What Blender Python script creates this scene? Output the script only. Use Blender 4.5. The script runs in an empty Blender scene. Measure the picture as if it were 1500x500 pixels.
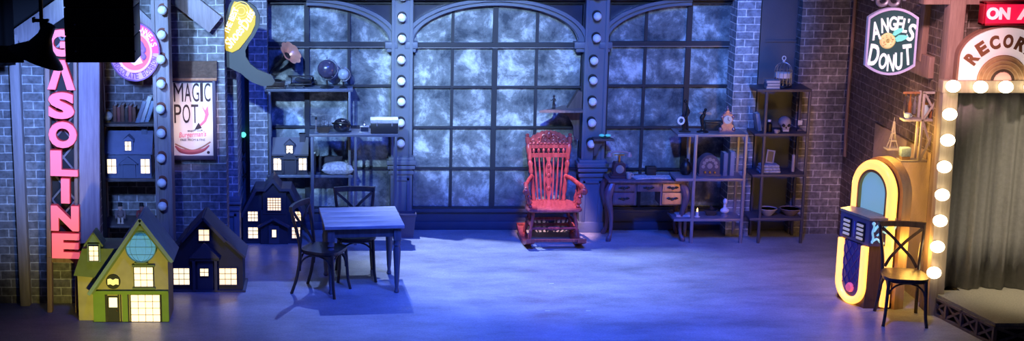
import bpy, bmesh, math, random
from mathutils import Vector, Matrix, Euler
random.seed(7)
PI = math.pi
scene = bpy.context.scene
COL = scene.collection

# ------------------------------------------------------------------ camera
F = 2250.0; PXC = 500.0; PYC = 250.0
HC = 4.32; CY = -16.5; TH = math.radians(12.5)
ST, CT = math.sin(TH), math.cos(TH)
cam = bpy.data.cameras.new('camera')
cam.sensor_width = 36.0; cam.lens = F/1500*36; cam.shift_x = (750-PXC)/1500
cam.clip_end = 100
camo = bpy.data.objects.new('camera', cam); COL.objects.link(camo)
camo.location = (0, CY, HC); camo.rotation_euler = (PI/2-TH, 0, 0)
scene.camera = camo

def ray(px, py):
    a = (px-PXC)/F; b = -(py-PYC)/F
    return Vector((a, CT + b*ST, -ST + b*CT))
def at(px, py, Y):                      # point of the vertical plane Y
    r = ray(px, py); t = (Y-CY)/r.y
    return Vector((r.x*t, Y, HC+r.z*t))
def atz(px, py, Z=0.0):                 # point of the horizontal plane Z
    r = ray(px, py); t = (Z-HC)/r.z
    return Vector((r.x*t, CY+r.y*t, Z))
def zc(p): return (p.y-CY)*CT + (HC-p.z)*ST
def K(px, py, Y=None, Z=None):          # base point and metres per photo unit there
    p = at(px, py, Y) if Y is not None else atz(px, py, Z or 0.0)
    k = zc(p)/F
    kz = (at(px, py-30, p.y).z-p.z)/30
    return p, (k, k, kz)

# ------------------------------------------------------------------ materials
MATS = {}
def mat(name, col, rough=.55, metal=0, emit=None, es=0, var=0, vs=6, bump=0, bs=40, spec=.5, coat=0):
    if name in MATS: return MATS[name]
    m = bpy.data.materials.new(name); m.use_nodes = True
    nt = m.node_tree; b = nt.nodes['Principled BSDF']
    b.inputs['Base Color'].default_value = (*col, 1)
    b.inputs['Roughness'].default_value = rough
    b.inputs['Metallic'].default_value = metal
    b.inputs['Specular IOR Level'].default_value = spec
    b.inputs['Coat Weight'].default_value = coat
    if emit:
        b.inputs['Emission Color'].default_value = (*emit, 1)
        b.inputs['Emission Strength'].default_value = es
    tc = nt.nodes.new('ShaderNodeTexCoord')
    if var:
        n = nt.nodes.new('ShaderNodeTexNoise'); n.inputs['Scale'].default_value = vs
        n.inputs['Detail'].default_value = 6
        nt.links.new(tc.outputs['Object'], n.inputs['Vector'])
        mx = nt.nodes.new('ShaderNodeMix'); mx.data_type = 'RGBA'
        mx.inputs['A'].default_value = (*[c*(1-var) for c in col], 1)
        mx.inputs['B'].default_value = (*[min(1, c*(1+var)) for c in col], 1)
        nt.links.new(n.outputs['Fac'], mx.inputs['Factor'])
        nt.links.new(mx.outputs['Result'], b.inputs['Base Color'])
    if bump:
        n2 = nt.nodes.new('ShaderNodeTexNoise'); n2.inputs['Scale'].default_value = bs
        n2.inputs['Detail'].default_value = 5
        nt.links.new(tc.outputs['Object'], n2.inputs['Vector'])
        bp = nt.nodes.new('ShaderNodeBump'); bp.inputs['Strength'].default_value = bump
        bp.inputs['Distance'].default_value = .02
        nt.links.new(n2.outputs['Fac'], bp.inputs['Height'])
        nt.links.new(bp.outputs['Normal'], b.inputs['Normal'])
    MATS[name] = m
    return m

def wood(name, c1, c2, rough=.5, scale=(14, 14, 1.2)):
    if name in MATS: return MATS[name]
    m = bpy.data.materials.new(name); m.use_nodes = True
    nt = m.node_tree; b = nt.nodes['Principled BSDF']; b.inputs['Roughness'].default_value = rough
    tc = nt.nodes.new('ShaderNodeTexCoord'); mp = nt.nodes.new('ShaderNodeMapping')
    mp.inputs['Scale'].default_value = scale
    n = nt.nodes.new('ShaderNodeTexNoise'); n.inputs['Scale'].default_value = 2.2
    n.inputs['Detail'].default_value = 8; n.inputs['Roughness'].default_value = .65
    r = nt.nodes.new('ShaderNodeValToRGB')
    r.color_ramp.elements[0].position = .3; r.color_ramp.elements[0].color = (*c1, 1)
    r.color_ramp.elements[1].position = .7; r.color_ramp.elements[1].color = (*c2, 1)
    bp = nt.nodes.new('ShaderNodeBump'); bp.inputs['Strength'].default_value = .25; bp.inputs['Distance'].default_value = .01
    L = nt.links.new
    L(tc.outputs['Object'], mp.inputs['Vector']); L(mp.outputs['Vector'], n.inputs['Vector'])
    L(n.outputs['Fac'], r.inputs['Fac']); L(r.outputs['Color'], b.inputs['Base Color'])
    L(n.outputs['Fac'], bp.inputs['Height']); L(bp.outputs['Normal'], b.inputs['Normal'])
    MATS[name] = m
    return m

def brick(name, c1, c2, mortar, axis='x', bw=.185, bh=.08, ms=.006, rough=.8):
    m = bpy.data.materials.new(name); m.use_nodes = True
    nt = m.node_tree; b = nt.nodes['Principled BSDF']; b.inputs['Roughness'].default_value = rough
    N = nt.nodes.new; L = nt.links.new
    tc = N('ShaderNodeTexCoord'); sx = N('ShaderNodeSeparateXYZ'); cx = N('ShaderNodeCombineXYZ')
    L(tc.outputs['Object'], sx.inputs[0])
    ad = N('ShaderNodeMath'); ad.operation = 'ADD'
    L(sx.outputs['X'], ad.inputs[0]); L(sx.outputs['Y'], ad.inputs[1])
    nz0 = N('ShaderNodeTexNoise'); nz0.inputs['Scale'].default_value = 9
    L(tc.outputs['Object'], nz0.inputs['Vector'])
    wob = N('ShaderNodeMath'); wob.operation = 'MULTIPLY_ADD'; wob.inputs[1].default_value = .012
    L(nz0.outputs['Fac'], wob.inputs[0]); L(sx.outputs['Z'], wob.inputs[2])
    L(ad.outputs[0], cx.inputs['X']); L(wob.outputs[0], cx.inputs['Y'])
    br = N('ShaderNodeTexBrick')
    br.inputs['Scale'].default_value = 1; br.inputs['Brick Width'].default_value = bw
    br.inputs['Row Height'].default_value = bh; br.inputs['Mortar Size'].default_value = ms
    br.inputs['Mortar Smooth'].default_value = .3; br.inputs['Bias'].default_value = 0
    br.inputs['Color1'].default_value = (*c1, 1); br.inputs['Color2'].default_value = (*c2, 1)
    br.inputs['Mortar'].default_value = (*mortar, 1)
    L(cx.outputs[0], br.inputs['Vector'])
    nz = N('ShaderNodeTexNoise'); nz.inputs['Scale'].default_value = 22; nz.inputs['Detail'].default_value = 6
    L(tc.outputs['Object'], nz.inputs['Vector'])
    rp = N('ShaderNodeValToRGB'); rp.color_ramp.elements[0].position = .3; rp.color_ramp.elements[0].color = (.35, .35, .35, 1)
    rp.color_ramp.elements[1].position = .7; rp.color_ramp.elements[1].color = (1.15, 1.15, 1.15, 1)
    L(nz.outputs['Fac'], rp.inputs['Fac'])
    mx = N('ShaderNodeMix'); mx.data_type = 'RGBA'; mx.blend_type = 'MULTIPLY'; mx.inputs['Factor'].default_value = .8
    L(br.outputs['Color'], mx.inputs['A']); L(rp.outputs['Color'], mx.inputs['B'])
    L(mx.outputs['Result'], b.inputs['Base Color'])
    bp = N('ShaderNodeBump'); bp.inputs['Strength'].default_value = .6; bp.inputs['Distance'].default_value = .015
    sub = N('ShaderNodeMath'); sub.operation = 'MULTIPLY_ADD'; sub.inputs[1].default_value = .6
    L(nz.outputs['Fac'], sub.inputs[0]); L(br.outputs['Fac'], sub.inputs[2])
    L(sub.outputs[0], bp.inputs['Height']); L(bp.outputs['Normal'], b.inputs['Normal'])
    return m

def cloudy(name, dark, pale, lo=.42, hi=.66, scale=4.5, rough=.16):
    m = bpy.data.materials.new(name); m.use_nodes = True
    nt = m.node_tree; b = nt.nodes['Principled BSDF']; N = nt.nodes.new; L = nt.links.new
    tc = N('ShaderNodeTexCoord')
    n = N('ShaderNodeTexNoise'); n.inputs['Scale'].default_value = scale; n.inputs['Detail'].default_value = 7
    n.inputs['Roughness'].default_value = .7; n.inputs['Distortion'].default_value = .25
    L(tc.outputs['Object'], n.inputs['Vector'])
    r = N('ShaderNodeValToRGB')
    r.color_ramp.elements[0].position = lo; r.color_ramp.elements[0].color = (*dark, 1)
    r.color_ramp.elements[1].position = hi; r.color_ramp.elements[1].color = (*pale, 1)
    e = r.color_ramp.elements.new((lo+hi)/2); e.color = (*[d*.6+p*.4*.6 for d, p in zip(dark, pale)], 1)
    L(n.outputs['Fac'], r.inputs['Fac']); L(r.outputs['Color'], b.inputs['Base Color'])
    b.inputs['Roughness'].default_value = rough
    b.inputs['Specular IOR Level'].default_value = .7
    MATS[name] = m
    return m

# ------------------------------------------------------------------ mesh builder
def text_bm(s, offset=0, shear=0, extr=.02):
    cu = bpy.data.curves.new('t', 'FONT'); cu.body = s; cu.size = 1; cu.extrude = extr
    cu.offset = offset; cu.shear = shear; cu.resolution_u = 4; cu.align_x = 'LEFT'
    o = bpy.data.objects.new('t', cu); COL.objects.link(o)
    dg = bpy.context.evaluated_depsgraph_get(); dg.update()
    me = bpy.data.meshes.new_from_object(o.evaluated_get(dg))
    bpy.data.objects.remove(o); bpy.data.curves.remove(cu)
    return me

class MB:
    def __init__(s, k=(1, 1, 1)):
        s.bm = bmesh.new(); s.k = k
    def _x(s, vs, M):
        for v in vs: v.co = M @ v.co
    def box(s, x0, x1, y0, y1, z0, z1, bev=0, rot=None, seg=2):
        r = bmesh.ops.create_cube(s.bm, size=1); vs = r['verts']
        c = Vector(((x0+x1)/2, (y0+y1)/2, (z0+z1)/2))
        for v in vs: v.co = Vector((v.co.x*abs(x1-x0), v.co.y*abs(y1-y0), v.co.z*abs(z1-z0)))
        if bev:
            es = list({e for v in vs for e in v.link_edges})
            q = bmesh.ops.bevel(s.bm, geom=es, offset=bev, segments=seg, affect='EDGES', profile=.5)
            vs = list({v for f in q['faces'] for v in f.verts} | {v for v in vs if v.is_valid})
        M = Matrix.Translation(c)
        if rot: M = M @ Euler(rot).to_matrix().to_4x4()
        s._x(vs, M); return vs
    def bar(s, p0, p1, w, d, up=(0, -1, 0), bev=0):        # rectangular bar between two points
        p0, p1 = Vector(p0), Vector(p1); ax = (p1-p0); ln = ax.length; ax.normalize()
        u = Vector(up); u = (u-ax*u.dot(ax))
        if u.length < 1e-4: u = Vector((1, 0, 0))-ax*ax.x
        u.normalize(); sd = ax.cross(u)
        M = Matrix((sd, u, ax)).transposed().to_4x4(); M.translation = (p0+p1)/2
        r = bmesh.ops.create_cube(s.bm, size=1); vs = r['verts']
        for v in vs: v.co = Vector((v.co.x*w, v.co.y*d, v.co.z*ln))
        if bev:
            es = list({e for v in vs for e in v.link_edges})
            q = bmesh.ops.bevel(s.bm, geom=es, offset=bev, segments=2, affect='EDGES', profile=.5)
            vs = list({v for f in q['faces'] for v in f.verts} | {v for v in vs if v.is_valid})
        s._x(vs, M); return vs
    def tube(s, pts, r, seg=10, closed=False, flat=1.0):
        pts = [Vector(p) for p in pts]; n = len(pts)
        rs = r if isinstance(r, (list, tuple)) else [r]*n
        rings = []; ref = None
        for i, p in enumerate(pts):
            if closed: t = pts[(i+1) % n]-pts[(i-1) % n]
            else: t = pts[min(i+1, n-1)]-pts[max(i-1, 0)]
            if t.length < 1e-9: t = Vector((0, 0, 1))
            t.normalize()
            if ref is None:
                ref = Vector((0, 1, 0)) if abs(t.y) < .9 else Vector((1, 0, 0))
            u = ref-t*ref.dot(t)
            if u.length < 1e-5: u = Vector((1, 0, 0))-t*t.x
            u.normalize(); w = t.cross(u); ref = u
            rings.append([s.bm.verts.new(p+(u*math.cos(a)*flat+w*math.sin(a))*rs[i]) for a in [2*PI*j/seg for j in range(seg)]])
        m = n if closed else n-1
        for i in range(m):
            a, b = rings[i], rings[(i+1) % n]
            for j in range(seg):
                s.bm.faces.new((a[j], a[(j+1) % seg], b[(j+1) % seg], b[j]))
        if not closed:
            s.bm.faces.new(rings[0][::-1]); s.bm.faces.new(rings[-1])
        return [v for q in rings for v in q]
    def cyl(s, p0, p1, r0, r1=None, seg=14):
        return s.tube([p0, p1], [r0, r0 if r1 is None else r1], seg)
    def lathe(s, prof, c=(0, 0, 0), seg=20, M=None, sx=1, sy=1):
        c = Vector(c); rings = []; vs = []
        for (r, z) in prof:
            if r < 1e-6:
                v = s.bm.verts.new((0, 0, z)); rings.append([v]*seg); vs.append(v)
            else:
                q = [s.bm.verts.new((r*math.cos(2*PI*j/seg)*sx, r*math.sin(2*PI*j/seg)*sy, z)) for j in range(seg)]
                rings.append(q); vs += q
        for a, b in zip(rings, rings[1:]):
            for j in range(seg):
                f = []
                for v in (a[j], a[(j+1) % seg], b[(j+1) % seg], b[j]):
                    if v not in f: f.append(v)
                if len(f) > 2:
                    try: s.bm.faces.new(f)
                    except ValueError: pass
        for ring, fl in ((rings[0], True), (rings[-1], False)):
            if ring[0] is not ring[1]: s.bm.faces.new(ring[::-1] if fl else ring)
        T = Matrix.Translation(c)
        if M is not None: T = T @ M
        s._x(vs, T); return vs
    def turned(s, p0, p1, prof, seg=10):     # lathe profile of (t, r) between two points
        p0, p1 = Vector(p0), Vector(p1)
        return s.tube([p0.lerp(p1, t) for t, r in prof], [r for t, r in prof], seg)
    def sphere(s, c, r, sc=(1, 1, 1), seg=16, ring=10, M=None):
        q = bmesh.ops.create_uvsphere(s.bm, u_segments=seg, v_segments=ring, radius=r)
        vs = q['verts']
        for v in vs: v.co = Vector((v.co.x*sc[0], v.co.y*sc[1], v.co.z*sc[2]))
        T = Matrix.Translation(Vector(c))
        if M is not None: T = T @ M
        s._x(vs, T); return vs
    def prism(s, poly, y0, y1, plane='xz'):     # polygon extruded along the third axis
        def P(a, b, c):
            return (a, c, b) if plane == 'xz' else ((a, b, c) if plane == 'xy' else (c, a, b))
        A = [s.bm.verts.new(P(a, b, y0)) for a, b in poly]
        B = [s.bm.verts.new(P(a, b, y1)) for a, b in poly]
        n = len(poly)
        s.bm.faces.new(A); s.bm.faces.new(B[::-1])
        for i in range(n):
            s.bm.faces.new((A[i], B[i], B[(i+1) % n], A[(i+1) % n]))
        return A+B
    def strip(s, outer, inner, y0, y1, closed=False):   # solid band between two xz polylines
        n = len(outer); V = []
        for (o, i) in zip(outer, inner):
            V.append([s.bm.verts.new((o[0], y0, o[1])), s.bm.verts.new((i[0], y0, i[1])),
                      s.bm.verts.new((i[0], y1, i[1])), s.bm.verts.new((o[0], y1, o[1]))])
        for a in range(n if closed else n-1):
            p, q = V[a], V[(a+1) % n]
            for j in range(4):
                s.bm.faces.new((p[j], p[(j+1) % 4], q[(j+1) % 4], q[j]))
        if not closed:
            s.bm.faces.new(V[0]); s.bm.faces.new(V[-1][::-1])
        return [v for q in V for v in q]
    def arc(s, cx, cz, ro, ri, a0, a1, y0, y1, n=32, ex=1, closed=False):
        N = n if closed else n+1
        A = [a0+(a1-a0)*i/n for i in range(N)]
        return s.strip([(cx+ro*ex*math.cos(a), cz+ro*math.sin(a)) for a in A],
                       [(cx+ri*ex*math.cos(a), cz+ri*math.sin(a)) for a in A], y0, y1, closed)
    def disc(s, cx, cz, r, y0, y1, n=32, ex=1):
        return s.prism([(cx+r*ex*math.cos(2*PI*i/n), cz+r*math.sin(2*PI*i/n)) for i in range(n)], y0, y1)
    def text(s, body, cx, cz, w, h, yf, dep, offset=0, shear=0, rot=0, fit=True):
        me = text_bm(body, offset, shear)
        n0 = len(s.bm.verts); s.bm.from_mesh(me); s.bm.verts.ensure_lookup_table()
        vs = [s.bm.verts[i] for i in range(n0, len(s.bm.verts))]
        bpy.data.meshes.remove(me)
        xs = [v.co.x for v in vs]; ys = [v.co.y for v in vs]; zs = [v.co.z for v in vs]
        x0, x1, y0, y1, z0, z1 = min(xs), max(xs), min(ys), max(ys), min(zs), max(zs)
        ca, sa = math.cos(rot), math.sin(rot)
        for v in vs:
            a = ((v.co.x-x0)/(x1-x0)-.5)*w; b = ((v.co.y-y0)/(y1-y0)-.5)*h
            d = (v.co.z-z0)/(z1-z0)
            v.co = Vector((cx+a*ca-b*sa, yf+dep*(1-d), cz+a*sa+b*ca))
        return vs
    def build(s, name, m, parent=None, loc=None, smooth=35, rotz=0):
        for v in s.bm.verts: v.co = Vector((v.co.x*s.k[0], v.co.y*s.k[1], v.co.z*s.k[2]))
        bmesh.ops.recalc_face_normals(s.bm, faces=s.bm.faces[:])
        me = bpy.data.meshes.new(name); s.bm.to_mesh(me); s.bm.free()
        if smooth:
            for p in me.polygons: p.use_smooth = True
            me.set_sharp_from_angle(angle=math.radians(smooth))
        me.materials.append(m)
        o = bpy.data.objects.new(name, me); COL.objects.link(o)
        if parent: o.parent = parent
        if loc is not None: o.location = loc
        if rotz: o.rotation_euler.z = rotz
        return o

def tag(o, label, cat, group=None):
    o['label'] = label; o['category'] = cat
    if group: o['group'] = group
    return o
def thing(name, label, cat, loc, rotz=0, group=None):
    o = bpy.data.objects.new(name, None); COL.objects.link(o)
    o.empty_display_size = .1
    o.location = loc; o.rotation_euler = (0, 0, rotz)
    return tag(o, label, cat, group)
def struct(o): o['kind'] = 'structure'; return o
def copy_tree(r, loc, rotz, label, group=None):
    c = r.copy(); COL.objects.link(c); c.location = loc; c.rotation_euler = (0, 0, rotz); c['label'] = label
    if group: c['group'] = group
    for ch in list(r.children):
        d = ch.copy(); COL.objects.link(d); d.parent = c
        for g in list(ch.children):
            e = g.copy(); COL.objects.link(e); e.parent = d
    return c
def arcpts(cx, cz, r, a0, a1, n=16, y=0, ex=1):
    return [(cx+r*ex*math.cos(a0+(a1-a0)*i/n), y, cz+r*math.sin(a0+(a1-a0)*i/n)) for i in range(n+1)]
def smoothpts(ctrl, n=6):               # Catmull-Rom through control points
    P = [Vector(c) for c in ctrl]; P = [P[0]*2-P[1]]+P+[P[-1]*2-P[-2]]; out = []
    for i in range(1, len(P)-2):
        for j in range(n):
            t = j/n; a, b, c, d = P[i-1:i+3]
            out.append(.5*((2*b)+(c-a)*t+(2*a-5*b+4*c-d)*t*t+(3*b-a-3*c+d)*t**3))
    out.append(P[-2]); return out

# ------------------------------------------------------------------ palette
BR_BLUE = brick('brick_pillar', (.33, .36, .42), (.24, .27, .33), (.85, .88, .92))
BR_DARK = brick('brick_wall', (.24, .23, .24), (.17, .16, .175), (.55, .55, .57))
BR_BROWN = brick('brick_brown', (.17, .11, .085), (.11, .075, .06), (.3, .25, .22))
BR_R = brick('brick_right', (.22, .155, .125), (.15, .11, .09), (.36, .29, .25))
PAINT = mat('blue_grey_paint', (.135, .16, .21), .5, var=.15, vs=5, bump=.08)
PAINT_D = mat('dark_blue_paint', (.07, .085, .12), .5, var=.2, vs=5, bump=.08)
TIMBER = wood('purple_timber', (.20, .17, .19), (.34, .30, .33), .6)
TIMBER_D = wood('dark_timber', (.05, .042, .045), (.11, .09, .09), .6)
TIMBER_R = wood('reddish_timber', (.20, .12, .10), (.36, .24, .20), .6)
BLACK = mat('black_metal', (.006, .006, .008), .45)
BLACKM = mat('soft_black', (.012, .012, .016), .6)
IRON = mat('dark_iron', (.035, .037, .045), .4, .4)
STEEL = mat('grey_steel', (.32, .33, .37), .35, .6, var=.15)
DWOOD = wood('dark_chair_wood', (.022, .017, .015), (.05, .036, .03), .32)
ROCK = wood('red_rocker_wood', (.17, .022, .028), (.46, .105, .10), .3)
BRASS = mat('brass', (.55, .33, .10), .3, .9)
CREAM = mat('cream', (.75, .70, .60), .6)
PAPER = mat('paper', (.62, .62, .60), .7, var=.1)
WHITE = mat('white_ceramic', (.75, .76, .78), .35)
MUTED = mat('muted_bone', (.42, .38, .36), .6, var=.15, vs=20)
NAVY = mat('navy_paint', (.10, .12, .20), .55, var=.2, vs=8)
HOUSE_D = mat('dark_house_paint', (.035, .033, .045), .6, var=.3, vs=10)
HOUSE_D2 = mat('dark_house_trim', (.06, .058, .08), .55, var=.2, vs=10)
WIN_LIT = mat('lit_window', (.8, .6, .4), .6, emit=(1, .72, .40), es=1.55)
WIN_LIT2 = mat('lit_window_bright', (.8, .6, .4), .6, emit=(1, .80, .48), es=1.55)
MUNTIN = mat('muntin', (.22, .12, .07), .6)
GLOBE_W = mat('unlit_bulb_glass', (.80, .84, .88), .45, bump=.5, bs=60)
RUST = mat('rust_socket', (.16, .045, .03), .6)
BULB_LIT = mat('lit_bulb', (1, .9, .7), .4, emit=(1, .86, .55), es=6.0)
NEON_Y = mat('yellow_neon', (1, .8, .3), .3, emit=(1, .42, .06), es=2.0)
NEON_Y2 = mat('yellow_neon_hot', (1, .8, .3), .3, emit=(1, .62, .13), es=6.5)

# ------------------------------------------------------------------ floor and walls
def floor_mat():
    m = bpy.data.materials.new('stage_floor'); m.use_nodes = True
    nt = m.node_tree; b = nt.nodes['Principled BSDF']; N = nt.nodes.new; L = nt.links.new
    tc = N('ShaderNodeTexCoord')
    n = N('ShaderNodeTexNoise'); n.inputs['Scale'].default_value = 1.3; n.inputs['Detail'].default_value = 9; n.inputs['Roughness'].default_value = .7
    mp = N('ShaderNodeMapping'); mp.inputs['Scale'].default_value = (1, 2.2, 1)
    L(tc.outputs['Object'], mp.inputs['Vector']); L(mp.outputs['Vector'], n.inputs['Vector'])
    r = N('ShaderNodeValToRGB'); r.color_ramp.elements[0].position = .3; r.color_ramp.elements[0].color = (.17, .175, .185, 1)
    r.color_ramp.elements[1].position = .72; r.color_ramp.elements[1].color = (.40, .41, .44, 1)
    L(n.outputs['Fac'], r.inputs['Fac'])
    n2 = N('ShaderNodeTexNoise'); n2.inputs['Scale'].default_value = 60; n2.inputs['Detail'].default_value = 4
    L(tc.outputs['Object'], n2.inputs['Vector'])
    mx = N('ShaderNodeMix'); mx.data_type = 'RGBA'; mx.blend_type = 'OVERLAY'; mx.inputs['Factor'].default_value = .6
    L(r.outputs['Color'], mx.inputs['A']); L(n2.outputs['Color'], mx.inputs['B'])
    hs = N('ShaderNodeHueSaturation'); hs.inputs['Saturation'].default_value = .25
    L(mx.outputs['Result'], hs.inputs['Color']); L(hs.outputs['Color'], b.inputs['Base Color'])
    rr = N('ShaderNodeMapRange'); rr.inputs['To Min'].default_value = .28; rr.inputs['To Max'].default_value = .5
    L(n.outputs['Fac'], rr.inputs['Value']); L(rr.outputs[0], b.inputs['Roughness'])
    bp = N('ShaderNodeBump'); bp.inputs['Strength'].default_value = .12; bp.inputs['Distance'].default_value = .01
    L(n2.outputs['Fac'], bp.inputs['Height']); L(bp.outputs['Normal'], b.inputs['Normal'])
    return m
m = MB(); m.box(-9, 9.5, -15.5, 1.2, -.12, 0); struct(m.build('floor', floor_mat(), smooth=0))

def X0(px, py=180, Y=0): return at(px, py, Y).x
def Z0(py, Y=0, px=725): return at(px, py, Y).z
XL = -4.6
m = MB(); m.box(XL, 7.2, .05, .25, 0, 3.0); struct(m.build('wall_back', PAINT_D, smooth=0))

# windows -------------------------------------------------------------
PANE = cloudy('painted_glass', (.06, .075, .095), (.62, .70, .74), .37, .66, 3.0, .1)
PANE2 = cloudy('dim_painted_glass', (.03, .042, .06), (.24, .28, .34), .45, .75)
SPAN = mat('spandrel_glass', (.045, .05, .075), .25, var=.3, vs=7)
FRAME = mat('window_iron', (.018, .022, .035), .45)
ARCH = mat('arch_plaster', (.11, .135, .19), .5, var=.12, vs=5)
def window(n, xl, xr, cx, thin, bars, sides, right_plain):
    kx = X0
    zt, zb = Z0(2), Z0(304)
    xa, xb = kx(xl), kx(xr); c = kx(cx)
    f = MB()
    f.box(xa, xa+.03, -.05, .05, zb, zt); f.box(xb-.03, xb, -.05, .05, zb, zt)
    f.box(xa, xb, -.06, .05, zt-.02, zt+.05); f.box(xa, xb, -.05, .05, zb-.03, zb+.015)
    root = struct(f.build('window_%d' % n, FRAME, smooth=0))
    cols = sorted([xa+.03, xb-.03, c]+[kx(t) for t in thin])
    rows = [zb]+[Z0(b) for b in bars][::-1]+[zt-.02]
    p = MB()
    for i in range(len(cols)-1):
        for j in range(len(rows)-1):
            p.box(cols[i]+.006, cols[i+1]-.006, -.005, .01, rows[j]+.006, rows[j+1]-.006)
    p.build('pane', PANE, root, smooth=0)
    u = MB()
    u.box(c-.028, c+.028, -.045, .02, zb, zt)
    for t in thin: u.box(kx(t)-.016, kx(t)+.016, -.035, .02, zb, zt)
    for i, b in enumerate(bars):
        z = Z0(b); h = .024 if i == 0 else .012
        u.box(xa, xb, -.04 if i else -.05, .02, z-h, z+h)
    u.build('mullion', FRAME, root, smooth=0)
    g = MB()
    for b in bars[:1]:
        z = Z0(b)-.031; g.box(xa+.01, xb-.01, -.052, -.03, z-.004, z+.004)
    g.build('lead_strip', STEEL, root, smooth=0)
    # arch
    half = kx(725+122)-kx(725); zs = Z0(62); rise = Z0(5)-zs
    a0, a1 = (0 if 'R' in sides else PI/2), (PI if 'L' in sides else PI/2)
    A = MB()
    nn = 40
    for (o1, o2, y) in ((1.07, .985, -.10), (1.10, 1.05, -.13), (1.0, .97, -.07)):
        aa = [a0+(a1-a0)*i/nn for i in range(nn+1)]
        A.strip([(c+half*o1*math.cos(t), zs+(rise+half*(o1-1)*.75)*math.sin(t)) for t in aa],
                [(c+half*o2*math.cos(t), zs+(rise+half*(o2-1)*.75)*math.sin(t)) for t in aa], y, -.01)
    for sgn, key in ((1, 'R'), (-1, 'L')):
        if key in sides:
            x = c+sgn*half
            A.box(x-.07, x+.07, -.15, 0, zs-.05, zs+.02, .008); A.box(x-.05, x+.05, -.13, 0, zs-.09, zs-.05, .006)
    A.build('arch', ARCH, root)
    S = MB()
    aa = [a0+(a1-a0)*i/nn for i in range(nn+1)]
    for sgn, key, lim in ((1, 'R', xb), (-1, 'L', xa)):
        if key not in sides: continue
        q = [t for t in aa if (math.cos(t)*sgn >= -1e-6)]
        S.strip([(c+half*1.02*math.cos(t) if abs(math.cos(t)) > .02 else c, zt) for t in q],
                [(c+half*1.02*math.cos(t), zs+rise*math.sin(t)) for t in q], -.03, -.012)
    S.build('spandrel', SPAN, root, smooth=0)
    return root
window(1, 390, 577, 450, [511], [64, 125, 185, 246], 'R', True)
window(2, 601, 852, 722.5, [661, 783], [65, 127, 186, 246], 'LR', False)
window(3, 884, 1072, 1002, [940], [63, 125, 186, 247], 'L', True)

# panelling below the windows, header moulding
m = MB()
for (a, b) in ((300, 577), (601, 852), (884, 1075)):
    xa, xb = X0(a), X0(b); zt = Z0(306)
    m.box(xa, xb, -.03, .05, 0, zt)
    m.box(xa, xb, -.06, .05, zt-.03, zt+.01, .006)
    m.box(xa, xb, -.055, .05, 0, .09, .008)
struct(m.build('baseboard_back', mat('deep_blue_panel', (.05, .06, .10), .5, var=.2)))
m = MB(); zt = Z0(2)
m.box(X0(365), X0(1080), -.16, .05, zt+.03, zt+.10, .01); m.box(X0(365), X0(1080), -.12, .05, zt+.10, zt+.3)
struct(m.build('trim_1', PAINT))

# brick pillars ---------------------------------------------------------
def pillar(n, px0, px1, Yf, depth, material, py=150, zbot=0, ztop=4.2):
    m = MB(); m.box(at(px0, py, Yf).x, at(px1, py, Yf).x, Yf, Yf+depth, zbot, ztop)
    return struct(m.build('trim_%d' % n, material, smooth=0))
YB = -.9
zped = at(332, 292, YB).z
pillar(2, 317, 347, YB, .9, BR_BLUE, zbot=zped)
m = MB(); xa, xb = at(317, 150, YB).x, at(347, 150, YB).x
m.box(xa-.012, xb+.012, YB-.02, YB+.5, 0, zped-.04)
m.box(xa-.03, xb+.03, YB-.045, YB+.5, zped-.05, zped-.02, .006); m.box(xa-.02, xb+.02, YB-.035, YB+.5, zped-.02, zped+.03, .006)
m.box(xa-.02, xb+.02, YB-.035, YB+.5, zped-.12, zped-.09, .006)
for (a, b, c, d) in ((xa+.02, xa+.05, .1, zped-.15), (xb-.05, xb-.02, .1, zped-.15)): m.box(a, b, YB-.035, YB, c, d, .004)
m.box(xa+.02, xb-.02, YB-.035, YB, zped-.18, zped-.15, .004); m.box(xa-.01, xb+.01, YB-.04, YB, 0, .1, .006)
struct(m.build('trim_3', PAINT))
pillar(4, 365, 392, -.28, .35, BR_BLUE)
m = MB(); m.box(at(347, 150, -.1).x, at(367, 150, -.1).x, -.12, .1, 0, 4.2); struct(m.build('trim_5', PAINT_D, smooth=0))
pillar(6, 1073, 1107, -.3, .35, BR_BLUE)
# dark panelled strip between pillar and brick on the right
m = MB(); xa, xb = at(1107, 150, -.05).x, at(1168, 150, -.05).x
m.box(xa, xb, -.06, .1, 0, 4.2)
z = at(1140, 60, -.06).z
m.box(xa, xb, -.075, -.05, z-.01, z+.01)
m.box(xa, xa+.05, -.085, -.05, 0, 4.2); m.box(xb-.05, xb, -.085, -.05, 0, 4.2)
struct(m.build('trim_7', PAINT_D, smooth=0))
m = MB(); m.box(at(1166, 150, -.2).x, 5.6, -.22, .1, 0, 4.2); struct(m.build('trim_8', BR_DARK, smooth=0))

# right side wall -------------------------------------------------------
XR = 5.43
STUCCO = mat('brown_stucco', (.36, .26, .20), .85, var=.35, vs=4, bump=.5, bs=25)
m = MB(); m.box(XR, XR+.2, -2.72, .1, 0, 4.2); struct(m.build('wall_right', BR_R, smooth=0))
m = MB()
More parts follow.
